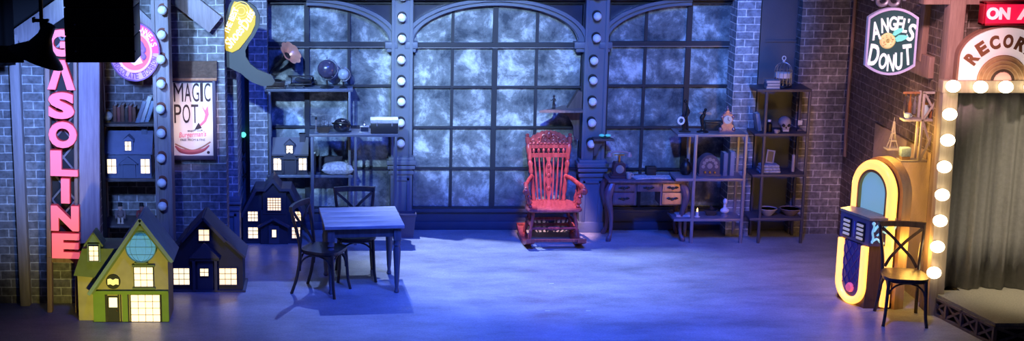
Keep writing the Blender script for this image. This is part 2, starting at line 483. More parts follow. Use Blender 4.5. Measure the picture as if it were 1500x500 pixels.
# stucco dado behind the jukebox
m.box(XR-.02, XR, -2.72, -1.2, 0, 1.42); struct(m.build('trim_9', STUCCO, smooth=0))
def side(px, py):                       # point of the right side wall
    r = ray(px, py); t = XR/r.x
    return Vector((XR, CY+r.y*t, HC+r.z*t))
m = MB()
a, b = side(1337, 82), side(1388, 100)
m.box(XR-.05, XR, a.y-.55, a.y+.1, a.z-.13, a.z+.07, .006)
p0, p1 = side(1360, 0), side(1354, 84); m.bar((XR-.03, p1.y, a.z), (XR-.03, p1.y-.08, 3.6), .10, .06, up=(1, 0, 0), bev=.006)
struct(m.build('trim_10', TIMBER_R))
m = MB()
px = at(1393, 60, -2.9).x
m.box(px-.07, px+.07, -3.0, -2.86, 0, 4.2, .006)
z = at(1410, 2, -2.9).z
m.box(px-.3, px+2.4, -2.98, -2.86, z-.02, z+.14, .006)
struct(m.build('trim_11', TIMBER_R))
m = MB(); m.box(px, 8.5, -2.50, -2.3, 0, 4.2); struct(m.build('wall_front', BR_BROWN, smooth=0))

# left block ------------------------------------------------------------
Y2, Y1 = -1.35, -2.75
m = MB(); m.box(at(131, 150, Y2).x, at(330, 150, Y2).x, Y2, Y2+.3, 0, 4.2); struct(m.build('wall_left', BR_DARK, smooth=0))
m = MB(); zt = at(40, 70, Y1).z
m.box(-7.5, at(138, 150, Y1).x, Y1, Y1+.25, 0, zt); struct(m.build('wall_left_front', BR_DARK, smooth=0))
m = MB(); m.box(-7.5, at(138, 150, Y1).x, Y1+.3, Y1+.5, 0, 4.2); struct(m.build('wall_left_upper', mat('black_wall', (.004, .004, .006), .8), smooth=0))
m = MB()
x = at(31, 250, Y1).x
m.box(x-.045, x+.045, Y1-.10, Y1, 0, at(31, 48, Y1).z, .006)
struct(m.build('trim_12', TIMBER))
m = MB(); a = at(26, 56, Y1-.05); b = at(100, 4, Y1-.05); d = (b-a)
m.bar(a, b+d*.5, .17, .09, bev=.006); struct(m.build('trim_13', TIMBER))
m = MB(); x0, x1 = at(40, 300, Y1-.02).x, at(64, 300, Y1-.02).x

# ------------------------------------------------------------------ bulb posts
def bulb_post(label, px0, px1, Yf, depth, bulbs, lower, group):
    xa, xb = at(px0, 150, Yf).x, at(px1, 150, Yf).x; w = xb-xa
    root = thing('bulb_post', label, 'post', ((xa+xb)/2, Yf+depth/2, 0), 0, group)
    h = w/2; d = depth/2
    zl = at((px0+px1)/2, lower, Yf).z if lower else 0
    m = MB(); m.box(-h, h, -d, d, zl, 4.2, .006)
    m.box(-h-.015, -h+.02, -d-.012, d, zl, 4.2, .004); m.box(h-.02, h+.015, -d-.012, d, zl, 4.2, .004)
    m.build('shaft', PAINT if lower else TIMBER, root)
    if lower:
        m = MB(); m.box(-h-.02, h+.02, -d-.02, d, 0, zl)
        for (z0, z1, o) in ((zl-.05, zl+.0, .06), (zl-.10, zl-.06, .05), (zl-.16, zl-.12, .04), (zl-.02, zl+.03, .04)):
            m.box(-h-o, h+o, -d-o, d, z0, z1, .008)
        zz = zl-.2
        m.box(-h+.01, -h+.04, -d-.035, -d, .12, zz, .004); m.box(h-.04, h-.01, -d-.035, -d, .12, zz, .004)
        m.box(-h+.01, h-.01, -d-.035, -d, zz-.03, zz, .004); m.box(-h-.03, h+.03, -d-.04, d, 0, .12, .008)
        m.build('pedestal', PAINT, root)
    for (bx, by) in bulbs:
        p = at(bx, by, Yf-.05); lx, lz = p.x-(xa+xb)/2, p.z
        s = MB(); R = Matrix.Rotation(PI/2, 4, 'X')
        s.lathe([(.042, 0), (.046, .01), (.040, .02), (.040, .045), (.03, .05)], (lx, -d, lz), 16, R)
        s.lathe([(.05, 0), (.05, .006)], (lx, -d, lz+.012), 16, R)
        so = s.build('socket', IRON if lower else RUST, root)
        g = MB(); g.sphere((lx, -d-.065, lz), .045, seg=18, ring=12); g.build('bulb', GLOBE_W, so)
    return root
bulb_post('purple timber post with rusty bulb sockets beside the hot dog poster', 227, 247, -1.9, .25,
          [(237, 51), (236, 87), (236, 123), (235, 160), (236, 195), (236, 232), (237, 268), (238, 302), (238, 15)], 0, 'posts studded with unlit round bulbs')
bulb_post('blue post of unlit bulbs at the left edge of the central window', 575, 602, -.14, .2,
          [(590, -5), (589, 26), (589, 57), (588, 88), (588, 119), (588, 149), (587, 180), (587, 210)], 234, 'posts studded with unlit round bulbs')
bulb_post('blue post of unlit bulbs behind the red rocking chair', 856, 886, -.14, .2,
          [(876, -7), (875, 24), (874, 56), (870, 89), (869, 118), (868, 149), (867, 180), (866, 211)], 238, 'posts studded with unlit round bulbs')

# timber brace near the top of the left block
m = MB()
a = at(250, -16, Y2-.08); b = at(316, 36, Y2-.08); m.bar(a, b, .20, .07, bev=.006)
a = at(196, 14, -1.8); b = at(230, 46, -1.8); m.bar(a, b, .09, .06, bev=.006)
p = at(326, 10, YB-.03); 
struct(m.build('trim_14', TIMBER))
m = MB(); p = at(317, 26, YB-.03); q = at(336, 0, YB-.03); m.box(p.x, q.x, YB-.05, YB, p.z, 4.2, .006); struct(m.build('trim_15', TIMBER))


# ------------------------------------------------------------------ GASOLINE sign
PINK = mat('pink_sign_face', (.85, .22, .27), .45, emit=(1, .14, .19), es=.72)
PINKS = mat('pink_sign_return', (.55, .05, .06), .5, emit=(1, .06, .05), es=.12)
YS = -3.0
p, k = K(69.5, 376, YS)
r = thing('gasoline_sign', 'tall vertical pink lettered sign on the left brick wall', 'sign', p); r.rotation_euler = (0, math.radians(1.7), 0)
m = MB(k); m.box(0, 7, -6, 8, 0, 320, .8); m.box(41, 46, -6, 8, -90, 320, .8); m.box(0, 46, -2, 8, -8, 0); m.box(0, 46, -2, 8, 318, 324)
m.box(0, 7, -6, 8, -90, 0, .8)
m.build('frame', TIMBER_R, r)
m = MB(k); m.box(5, 42, 7, 9, -3, 322); m.build('backing', BLACKM, r, smooth=0)
m = MB(k)
for i in range(8):
    z = i*41
    m.bar((7, 4, z), (41, 4, z+41), 2.6, 1.5); m.bar((41, 5, z), (7, 5, z+41), 2.6, 1.5)
m.build('lattice', STEEL, r, smooth=0)
for ch, (a, b, t, u) in zip('GASOLINE', [(3, 41, 51, 88), (5, 44, 93, 134), (6, 43, 138, 175), (6, 46, 179, 216), (8, 47, 220, 256), (22, 36, 260, 295), (8, 48, 299, 335), (9, 49, 339, 375)]):
    off = .055
    zl, zu = 376-u, 376-t; xm = (a+b)/2
    def glyph(m, o, yf, dp):
        if ch == 'A': m.prism([(a-o, zl-o), (xm-5-o, zu+o), (xm+5+o, zu+o), (b+o, zl-o), (b-11-o, zl-o), (xm, zu-14-o), (a+11+o, zl-o)], yf, yf+dp)
        elif ch == 'I': m.box(xm-6-o, xm+6+o, yf, yf+dp, zl-o, zu+o)
        else: m.text(ch, xm, (zl+zu)/2, b-a+2*o, u-t+2*o, yf, dp, offset=off)
    m = MB(k); glyph(m, 0, -12, 2); L_ = m.build('letter', PINK, r, smooth=0)
    m = MB(k); glyph(m, .6, -9.9, 9); m.build('letter_return', PINKS, L_, smooth=0)
p, k = K(110, 362, YS)
r = tag(MB(k).build('x', TIMBER), 'x', 'x'); bpy.data.objects.remove(r)
m = MB(k); v = m.box(0, 30, -2, 5, 0, 290, 1)
for q in v: q.co.y += q.co.x*1.0+14
o = m.build('sign_side_panel', wood('purple_board', (.30, .24, .34), (.48, .40, .52), .6), loc=p); o.rotation_euler = (0, math.radians(1.7), 0)
tag(o, 'tall purple lit board right beside the pink gasoline letters', 'board')

# ------------------------------------------------------------------ bookcase with ornaments
YBK = -1.85
def shelfbox(name, label, cat, px0, px1, pys, Yf, depth, th, material, mpost, pyTop, posts=True, group=None, pref=None):
    """open rack: shelves at photo heights pys, posts at both ends"""
    pm = (px0+px1)/2; base = at(pm, pys[-1], Yf)
    xa, xb = at(px0, pys[len(pys)//2], Yf).x, at(px1, pys[len(pys)//2], Yf).x
    return xa, xb
zs = [at(190, y, YBK).z for y in (182, 263, 331)]
xa, xb = at(147, 220, YBK).x, at(229, 220, YBK).x
r = thing('bookcase', 'tall open timber bookcase between the gasoline sign and bulb post', 'bookcase', ((xa+xb)/2, YBK, 0))
h = (xb-xa)/2
for z in zs+[.12]:
    m = MB(); m.box(-h-.04, h, 0, .42, z-.025, z, .003); m.build('shelf', TIMBER_D, r)
m = MB(); m.box(-h-.05, -h+.02, -.06, .06, 0, at(145, 88, YBK).z, .005); m.build('post', TIMBER, r)
m = MB(); m.box(-h-.05, -h+.0, .34, .42, 0, at(145, 88, YBK).z, .005); m.build('post', TIMBER, r)
m = MB(); m.box(h-.04, h+.0, .34, .42, 0, zs[0], .005); m.build('post', TIMBER_D, r)

def book(px, py, Yf, w, hgt, d, colr, lean=0, label='', group=None):
    p, k = K(px, py, Yf)
    r = thing('book', label, 'book', p, 0, group)
    r.rotation_euler = (0, lean, 0); r.location.z += abs(math.sin(lean))*w/2*k[2]
    m = MB(k); m.box(-w/2, w/2, 0, .8, 0, hgt, .25); m.box(-w/2, -w/2+.6, 0, d, 0, hgt); m.box(w/2-.6, w/2, 0, d, 0, hgt)
    m.box(-w/2, w/2, -.25, .2, hgt*.78, hgt*.84); m.box(-w/2, w/2, -.25, .2, hgt*.16, hgt*.2)
    m.build('cover', colr, r)
    m = MB(k); m.box(-w/2+.6, w/2-.6, .8, d-.6, .4, hgt-.8); m.build('pages', PAPER, r, smooth=0)
    return r
BK = [mat('book_brown', (.10, .035, .022), .6, var=.3, vs=20), mat('book_black', (.03, .02, .02), .6), mat('book_wine', (.14, .03, .03), .6), mat('book_blue', (.16, .20, .30), .6, var=.2, vs=20), mat('book_grey', (.32, .34, .4), .6, var=.2, vs=20)]
ordn = ['first', 'second', 'third', 'fourth', 'fifth', 'sixth']
for i in range(6):
    book(168.5+i*5.6, 182, YBK+.12, 5.2, [27, 25, 28, 24, 27, 25][i], 22, BK[[0, 2, 0, 1, 2, 0][i]], 0,
         'dark book, %s from the left in the upright row on the top bookcase shelf' % ordn[i], 'upright dark books on the bookcase')
for i, (x, hg, w, c, t) in enumerate([(201, 34, 6, 3, 'grey blue book leaning at the left of the slanted trio'), (207, 41, 6.5, 4, 'pale tall book leaning in the middle of the slanted trio'), (214, 34, 6.5, 3, 'blue book leaning at the right of the slanted trio')]):
    book(x, 181.5, YBK+.08+.015*i, w, hg, 20, BK[c], math.radians(19), t, 'leaning books on the bookcase')
p, k = K(158, 181, YBK+.10)
r = thing('globe_ornament', 'small ornamental globe at the left end of the top bookcase shelf', 'ornament', p)
m = MB(k); m.lathe([(6, 0), (6.5, 1), (4, 2.5), (3.4, 4)]); m.build('base', BRASS, r)
m = MB(k); m.sphere((0, 0, 11), 7); m.build('ball', mat('marbled_ball', (.4, .42, .45), .4, var=.9, vs=30), r)
m = MB(k); m.lathe([(2, 17.5), (2.6, 18.5), (1, 20), (0, 21)]); m.build('finial', BRASS, r)

def winbox(root, x0, x1, z0, z1, y, nx, nz, pane, frame, fr=1.2, dep=2.0, name='window'):
    k = root['k']
    m = MB(k)
    for (a, b, c, d) in ((x0-fr, x0, z0-fr, z1+fr), (x1, x1+fr, z0-fr, z1+fr), (x0, x1, z0-fr, z0), (x0, x1, z1, z1+fr)):
        m.box(a, b, y-dep, y+.5, c, d)
    w = m.build(name, frame, root, smooth=0)
    m = MB(k); m.box(x0, x1, y-.6, y+.4, z0, z1); m.build('pane', pane, w, smooth=0)
    if nx > 1 or nz > 1:
        m = MB(k)
        for i in range(1, nx):
            x = x0+(x1-x0)*i/nx; m.box(x-.35, x+.35, y-1.1, y-.5, z0, z1)
        for i in range(1, nz):
            z = z0+(z1-z0)*i/nz; m.box(x0, x1, y-1.1, y-.5, z-.35, z+.35)
        m.build('glazing_bar', MUNTIN, w, smooth=0)
    return w
def hthing(name, label, cat, px, py, Y=None):
    p, k = K(px, py, Y); r = thing(name, label, cat, p); r['k'] = k; return r, k

# navy house on the shelf
def shelf_house(label, px, py, Y, body, roofm, w, hw, hr, wins, chim, pane, dp=40):
    r, k = hthing('toy_house', label, 'model house', px, py, Y)
    m = MB(k); m.box(-w/2, w/2, 0, dp, 0, hw); m.box(-w/2-1.5, w/2+1.5, -1.5, dp+1, 0, 2.5)
    m.prism([(0, hw), (dp/2, hw+hr), (dp, hw)], -w/2+.5, w/2-.5, 'yz'); m.build('walls', body, r, smooth=0)
    m = MB(k)
    for s in (0, 1):
        y0, y1 = (-3, dp/2) if s == 0 else (dp+3, dp/2)
        a = [(y0, hw-1), (y1, hw+hr+1), (y1, hw+hr+3.5), (y0, hw+1.5)]
        m.prism(a, -w/2-2, w/2+2, 'yz')
    m.build('roof', roofm, r, smooth=0)
    m = MB(k); m.box(chim-4, chim+4, dp/2-4, dp/2+4, hw+hr*.5, hw+hr+9); m.box(chim-5, chim+5, dp/2-5, dp/2+5, hw+hr+7, hw+hr+9); m.build('chimney', body, r, smooth=0)
    for (x0, x1, z0, z1, nx, nz) in wins[:2]:
        winbox(r, x0, x1, z0, z1, 0, nx, nz, pane, roofm)
    x0, x1, z0, z1 = wins[2][:4]
    m = MB(k); xm = (x0+x1)/2; m.box(x0-2.5, x1+2.5, -2, 14, z0-2, z1+1.5); m.prism([(x0-4, z1+1), (xm, z1+8), (x1+4, z1+1)], -3, 16); m.build('dormer', roofm, r, smooth=0)
    winbox(r, x0, x1, z0, z1, -2.2, 2, 2, pane, body, .8)
    m = MB(k); m.box(-8, 8, -2, 0, 2.5, 22); m.box(-10.5, -8, -4, 0, 2.5, 24); m.box(8, 10.5, -4, 0, 2.5, 24); m.prism([(-14, 23), (0, 34), (14, 23)], -5, 0); m.build('door', body, r, smooth=0)
    return r
shelf_house('navy blue model house with two tall lit windows on the bookcase shelf', 189, 263, YBK+.06, NAVY, mat('navy_roof', (.13, .15, .26), .6, var=.2, vs=15), 66, 38, 26,
            [(-31, -18, 9, 30, 2, 2), (18, 31, 9, 30, 2, 2), (-4, 5, 43, 56, 1, 1)], 22, WIN_LIT2)

def nutcracker(label, px, py, c1, c2, c3):
    r, k = hthing('nutcracker_figurine', label, 'figurine', px, py, YBK+.1)
    m = MB(k); m.box(-6, 6, -4, 5, 0, 2.5, .5); m.build('base', BLACKM, r)
    for s in (-1, 1):
        m = MB(k); m.tube([(s*2.6, 0, 2.5), (s*2.6, 0, 6), (s*2.5, 0, 13)], [2.2, 1.9, 2.1], 10); m.box(s*2.6-2.2, s*2.6+2.2, -3.6, 1.5, 2.5, 4.5, .6); m.build('leg', c2, r)
        m = MB(k); m.tube([(s*5.2, 0, 21.5), (s*6.6, -.5, 17), (s*6.2, -2, 12.5)], [1.9, 1.5, 1.3], 8); m.sphere((s*6.2, -2.2, 11.8), 1.5); m.build('arm', c1, r)
    m = MB(k); m.lathe([(3.8, 12), (4.4, 13.5), (3.7, 16), (4.6, 20), (4.9, 22), (2, 23.4)], sy=.8); m.box(-4.3, 4.3, -3.9, -2, 15, 16.4); m.build('coat', c1, r)
    m = MB(k); m.lathe([(1.8, 23), (3, 24), (3.3, 26.5), (3, 29), (1, 30)]); m.box(-1.3, 1.3, -3.7, -2.5, 22.8, 24.6); m.sphere((0, -3.2, 26.6), .7); m.sphere((-1.2, -2.9, 27.6), .45); m.sphere((1.2, -2.9, 27.6), .45); m.build('head', c3, r)
    m = MB(k); m.lathe([(3.7, 28.4), (3.5, 29), (3, 29.2), (3.2, 33), (0, 33.3)]); m.build('hat', BLACKM, r)
nutcracker('little nutcracker figurine with cream trousers, left one on the lower bookcase shelf', 177, 330.5, mat('nut_grey', (.20, .14, .14), .5), mat('nut_cream', (.55, .42, .34), .5), mat('nut_face', (.55, .36, .28), .5))
nutcracker('little red coated nutcracker figurine, right one on the lower bookcase shelf', 208, 330.5, mat('nut_red', (.28, .05, .05), .5), mat('nut_dark', (.16, .08, .07), .5), mat('nut_face2', (.30, .14, .12), .5))

# ------------------------------------------------------------------ chocolate bonbon sign
p, k = K(197, 76, -1.95)
r = thing('round_sweet_shop_sign', 'round pink sign for chocolate bonbons beside the bulb post', 'sign', p)
E = .86
m = MB(k); m.disc(0, 0, 43, 0, 6, 48, E); m.build('board', mat('lilac_sign', (.62, .36, .62), .5, emit=(.85, .25, .75), es=.20), r)
m = MB(k); m.arc(0, 0, 43.5, 41.5, 0, 2*PI, -2, 2, 48, E, True); m.build('rim', mat('violet_rim', (.30, .12, .42), .5), r)
m = MB(k); m.arc(0, 0, 41, 29, -.05, PI+.05, -.8, 1, 40, E); m.build('upper_band', mat('magenta_band', (.75, .08, .35), .5, emit=(1, .05, .35), es=.35), r)
m = MB(k); m.disc(0, 0, 28, -1, 1, 40, E); m.build('centre', mat('coral_centre', (.8, .12, .15), .5, emit=(1, .10, .16), es=.40), r)
m = MB(k); m.arc(0, 0, 30.5, 27, 0, 2*PI, -2.5, 1, 40, E, True); m.build('inner_ring', mat('pink_ring', (.85, .42, .55), .5, emit=(1, .35, .5), es=.40), r)
m = MB(k)
for i, ch in enumerate("ANNE'S"):
    a = math.radians(74-i*11.2); m.text(ch, 35*E*math.cos(a), 35*math.sin(a), 5.6 if ch != "'" else 2, 9 if ch != "'" else 4, -2, 1.4, .03, rot=(a-PI/2))
m.build('upper_lettering', mat('pale_pink_letters', (.95, .6, .7), .5, emit=(1, .5, .62), es=.5), r, smooth=0)
m = MB(k)
for i, ch in enumerate('CHOCOLATE BONBON'):
    a = math.radians(196+i*9.9)
    if ch != ' ': m.text(ch, 35.5*E*math.cos(a), 35.5*math.sin(a), 4.6, 8.5, -1.6, 1.4, .0, rot=(a+PI/2))
m.build('lower_lettering', mat('violet_letters', (.28, .09, .42), .5), r, smooth=0)
m = MB(k)
m.prism([(-4, 10), (4, 12), (8, 6), (9, 0), (7, -4), (9, -10), (12, -16), (0, -20), (-8, -14), (-6, -4)], -2.2, -.8)
m.build('portrait_face', mat('portrait_pink', (.9, .55, .65), .5, emit=(1, .5, .6), es=.35), r, smooth=0)
m = MB(k)
m.tube(smoothpts([(-6, -2, 12), (2, -2, 17), (9, -2, 13), (12, -2, 7), (14, -2, 3), (11, -2, -2), (14, -2, -7), (11, -2, -10)]), [3.5]*43, 8, flat=.4)
m.tube(smoothpts([(2, -2, 8), (6, -2, 10), (9, -2, 8)]), 1.6, 8, flat=.4)
m.build('portrait_hair', mat('portrait_hair', (.32, .12, .36), .5), r)

# ------------------------------------------------------------------ magic pot poster
p, k = K(248, 234, Y2-.05)
r = thing('hot_dog_poster', 'framed cream poster reading magic pot with a hot dog', 'poster', p)
m = MB(k)
for (a, b, c, d) in ((0, 5, 0, 119), (65, 70, 0, 119), (5, 65, 0, 6), (5, 65, 113, 119)): m.box(a, b, -3, 5, c, d, .5)
m.build('frame', mat('poster_frame', (.05, .04, .08), .5), r)
m = MB(k); m.box(4, 66, 0, 4, 5, 114); m.build('sheet', mat('poster_paper', (.78, .70, .64), .6, var=.06, vs=8), r, smooth=0)
DK = mat('poster_black', (.035, .018, .02), .6)
m = MB(k)
for s_, zc_, x0, x1, hh in (('MAGIC', 98, 8, 63, 27), ('POT', 67, 8, 45, 27)):
    ws = {'M': 1.35, 'I': .5, 'A': 1, 'G': 1, 'C': .95, 'P': 1, 'O': 1.05, 'T': 1}
    tot = sum(ws[c] for c in s_); x = x0; g = 1.6
    for ch in s_:
        w = (x1-x0)*ws[ch]/tot; m.text(ch, x+w/2, zc_, w-g, hh, -.6, .6, .0); x += w
m.build('headline', DK, r, smooth=0)
m = MB(k)
PKR = mat('poster_pink', (.75, .16, .24), .6)
m.prism([(49, 79), (54, 72), (58, 79), (59, 66), (55, 56), (47, 49), (48.5, 47), (38, 44), (44, 54), (45.5, 51.5), (52, 58), (54, 66)], -.8, 0)
m.build('arrow', PKR, r, smooth=0)
m = MB(k); m.prism([(48.5, 46.5), (38, 44), (44, 54.5)], -1.1, -.2); m.build('arrow_tip', DK, r, smooth=0)
m = MB(k); m.text("Burgerman's", 35, 36, 40, 10, -.6, .6, .012, .25, rot=.05); m.build('script', PKR, r, smooth=0)
m = MB(k); m.text('ENJOY OUR', 39, 42, 22, 3, -.6, .6, rot=.04); m.text('FREE  FROM & FINE', 35, 29, 36, 3, -.6, .6); m.build('small_print', DK, r, smooth=0)
m = MB(k); m.tube(smoothpts([(9, 0, 20), (18, 0, 13), (34, 0, 11), (50, 0, 14), (59, 0, 21)]), [1, 1.5, 1.8, 2.2, 2.6, 3, 3.2, 3.4, 3.5, 3.6, 3.6, 3.6, 3.6, 3.5, 3.4, 3.2, 3, 2.8, 2.4, 2, 1.8, 1.6, 1.4, 1.2, 1], 8, flat=.3)
m.build('sausage', mat('poster_sausage', (.42, .08, .10), .6), r)
m = MB(k); m.tube(smoothpts([(9, 0, 23), (20, 0, 18), (34, 0, 13.5), (48, 0, 18), (61, 0, 26)]), 1.3, 6, flat=.3); m.build('bun', mat('poster_bun', (.35, .16, .10), .6), r)
m = MB(k); m.disc(57.5, 10.5, 2.2, -.6, 0, 16); m.build('emblem', DK, r, smooth=0)
# brown board above the poster
p, k = K(248, 118, Y2-.05)
r = thing('rough_brown_board', 'rough brown board above the framed hot dog poster', 'board', p)
m = MB(k); m.box(0, 70, 0, 5, 2, 28); m.build('panel', mat('rough_brown', (.13, .07, .045), .8, var=.7, vs=14, bump=.7), r, smooth=0)
m = MB(k); m.box(0, 70, -4, 4, 0, 4, 1); m.build('ledge', wood('orange_ledge', (.30, .13, .06), (.5, .24, .12), .5), r)

# ------------------------------------------------------------------ boot sign
p, k = K(340, 60, -1.25)
r = thing('boot_sign', 'yellow lit boot shaped shoe sign hanging on the brick pillar', 'sign', p)
out = [(3, 62), (12, 60), (26, 56), (36, 48), (41, 36), (40, 22), (33, 8), (24, -4), (19, -14), (20, -24), (26, -34), (36, -42), (48, -47), (58, -52), (62, -60), (58, -66), (44, -67), (30, -62), (20, -55), (12, -48), (4, -44), (-4, -40), (-14, -37), (-26, -38), (-31, -32), (-29, -24), (-22, -16), (-18, -6), (-18, 6), (-14, 20), (-8, 38), (-3, 54)]
cx_, cz_ = 8, 8
m = MB(k); m.prism(out, 0, 7); m.build('board', mat('boot_grey', (.06, .06, .052), .6, var=.15), r, smooth=0)
YEL = mat('boot_yellow', (.30, .22, .015), .5, emit=(1, .58, .015), es=.50)
inn = [(4, 58), (12, 56), (24, 52), (31, 46), (35, 36), (34, 24), (28, 11), (19, -1), (10, -12), (0, -17), (-9, -14), (-13, -4), (-13, 6), (-9, 20), (-3, 38), (0, 50)]
m = MB(k); m.prism(inn, -1.5, 0); m.build('lit_face', YEL, r, smooth=0)
PL = mat('boot_letters', (.9, .85, .5), .5, emit=(1, .88, .45), es=1.0)
m = MB(k); rt = math.radians(66)
m.text('THE BEST', -1, 30, 40, 8.5, -3, 1.5, .02, rot=rt); m.build('small_lettering', PL, r, smooth=0)
m = MB(k); m.text('Shoes', 3, 7, 36, 15, -3, 1.5, .012, .3, rot=math.radians(52)); m.text('of', 12, 29, 9, 8, -3, 1.5, .01, .3, rot=rt); m.text('Duis', 23, 32, 30, 13, -3, 1.5, .012, .3, rot=math.radians(64))
m.build('script_lettering', PL, r, smooth=0)
m = MB(k)
for q in (5, 9, 13): m.arc(14, 44, q+1, q, 0, 2*PI, -2.2, -1.2, 24, 1, True)
m.build('swirl', mat('swirl_gold', (.5, .4, .1), .5, emit=(1, .74, .12), es=.75), r)
m = MB(k); m.cyl((-5, 8, 45), (-5, 40, 45), 2); m.cyl((-12, 8, 0), (-12, 40, 0), 2); m.build('bracket', BLACK, r)

# teal lamp on the dark post behind the boot
r, k = hthing('wall_lamp', 'tiny teal lamp on the dark post under the boot toe', 'lamp', 357, 215, -.2)
m = MB(k); m.box(-3, 3, 0, 8, -8, 12, 1); m.cyl((0, 0, 8), (0, -3, 14), 1.5); m.build('bracket', IRON, r)
m = MB(k); m.sphere((0, -3, 18), 4); m.build('bulb', mat('teal_glow', (.2, .8, .7), .4, emit=(.15, .9, .75), es=1.2), r)
r, k = hthing('cable_coil', 'loops of black cable hanging on the dark post under the teal lamp', 'cable', 356, 236, -.25)
m = MB(k); m.tube([(6*math.sin(a), 0, -10+11*math.cos(a)) for a in [2*PI*i/24 for i in range(24)]], 1, 6, True); m.tube(smoothpts([(0, 1, 20), (-3, 1, 8), (-5, 1, -12), (1, 2, -26), (6, 2, -14), (4, 1, 4)]), 1, 6); m.build('loop', BLACK, r)
m = MB(k); m.box(-2, 2, -1, 6, 0, 4, .5); m.build('hook', IRON, r)

# ------------------------------------------------------------------ green house
GW = -3.3
r, k = hthing('model_house', 'large yellow green model house with a blue globe emblem, nearest on the left', 'model house', 190, 474, GW)
HY = mat('house_yellow', (.40, .37, .19), .7, var=.3, vs=9)
HG = mat('house_green', (.14, .27, .03), .6, var=.2, vs=9)
HR = mat('house_green_roof', (.13, .19, .08), .7, var=.3, vs=12)
HT = mat('house_teal_trim', (.16, .27, .27), .6, var=.2, vs=12)
LINE = mat('ink_line', (.015, .02, .015), .7)
# x: photo px-190 ; z: 474-py
m = MB(k)
m.prism([(-52, 0), (58, 0), (58, 92), (20, 150), (-54, 46)], 0, 60); m.build('gable_wall', HY, r, smooth=0)
m = MB(k); m.box(-75, -45, 6, 60, 0, 73); m.build('side_wing', HY, r, smooth=0)
m = MB(k); m.prism([(-80, 69), (-66, 108), (-10, 108), (-40, 60), (-50, 66)], 2, 62); m.build('wing_roof', HR, r, smooth=0)
m = MB(k)
m.bar((-57, 26, 45), (21, 26, 153), 5, 76, up=(0, 1, 0)); m.bar((66, 26, 92), (20, 26, 153), 5, 76, up=(0, 1, 0)); m.build('main_roof', HT, r, smooth=0)
m = MB(k); m.bar((-53, -4, 45), (20, -4, 146), 5, 4, up=(0, 1, 0)); m.bar((62, -4, 92), (20, -4, 146), 5, 4, up=(0, 1, 0)); m.build('barge_board', HR, r, smooth=0)
m = MB(k); m.prism([(10, 128), (30, 128), (20, 142)], -4, 0); m.build('gable_vent', HT, r, smooth=0)
m = MB(k); m.box(-54, 58, -3, 2, 43, 47); m.box(-54, 58, -5, 1, 46, 48.5); m.build('shop_cornice', HG, r, smooth=0)
for (a, b) in ((-52, -34), (-10, -1), (46, 58)):
    m = MB(k); m.box(a, b, -2, 1, 1, 43); m.build('green_panel', HG, r, smooth=0)
m = MB(k)
m.box(-53, 58, -3, 1, 0, 3)
for x in (-34, -32, -15, -12, -1, 47): m.box(x-.7, x+.7, -3, 1, 2, 43)
m.build('ink_outline', LINE, r, smooth=0)
m = MB(k); m.box(-31, -15, -1.5, 1, 2, 40); d = m.build('door', LINE, r, smooth=0)
m = MB(k); m.box(-29, -17, -2.2, -1, 24, 38); m.build('door_pane', WIN_LIT2, d, smooth=0)
m = MB(k); m.sphere((-17.5, -2.4, 19), 1); m.build('door_knob', BRASS, d)
winbox(r, 3, 45, 3, 42, -.5, 4, 4, WIN_LIT2, LINE, 1.2)
winbox(r, 9, 36, 54, 82, -.2, 3, 3, WIN_LIT2, LINE, 1.2)
m = MB(k); m.box(6, 39, -3, 1, 50, 53); m.build('window_sill', HR, r, smooth=0)
m = MB(k); m.box(6, 39, -3, 1, 83, 86); m.build('window_lintel', HR, r, smooth=0)
m = MB(k); m.disc(20, 112, 22, -4, 0, 40); g = m.build('globe_emblem', mat('emblem_blue_glow', (.05, .22, .5), .6, var=.4, vs=40, emit=(.08, .36, .62), es=.55), r)  # emission added to keep the emblem blue under the yellow light; not a lamp
m = MB(k); m.arc(20, 112, 22.8, 21.2, 0, 2*PI, -5, 0, 40, 1, True)
for ex in (.35, .75): m.arc(20, 112, 21.5, 20.9, 0, 2*PI, -4.5, -3.9, 32, ex, True)
for z in (-11, 0, 11):
    w = math.sqrt(21**2-z*z); m.box(20-w, 20+w, -4.5, -3.9, 112+z-.3, 112+z+.3)
m.build('emblem_line', mat('emblem_line', (.05, .2, .32), .6), g, smooth=0)
m = MB(k); m.box(10, 29, -4, 1, 87, 89.5); m.build('emblem_stand', HR, r, smooth=0)
m = MB(k); m.disc(-22, 61, 10.5, -2, 0, 32); e = m.build('book_medallion', LINE, r)
m = MB(k); m.prism([(-30, 57), (-30, 65), (-26, 66), (-22, 64), (-18, 66), (-14, 65), (-14, 57), (-18, 58), (-22, 56), (-26, 58)], -3, -1.5); m.build('open_book_emblem', mat('emblem_cream', (.8, .75, .3), .5, emit=(1, .85, .3), es=.6), e, smooth=0)
m = MB(k); m.box(-58, -39, -2, 24, 90, 118); m.prism([(-58, 116), (-48.5, 130), (-39, 116)], -2, 24); do = m.build('dormer', HT, r, smooth=0)
m = MB(k); m.bar((-62, 10, 113), (-48, 10, 132), 2.5, 30, up=(0, 1, 0)); m.bar((-35, 10, 113), (-48, 10, 132), 2.5, 30, up=(0, 1, 0)); m.build('dormer_roof', HR, do, smooth=0)
winbox(r, -55, -42, 92, 113, -2.4, 2, 3, WIN_LIT2, LINE, .8, name='dormer_window')

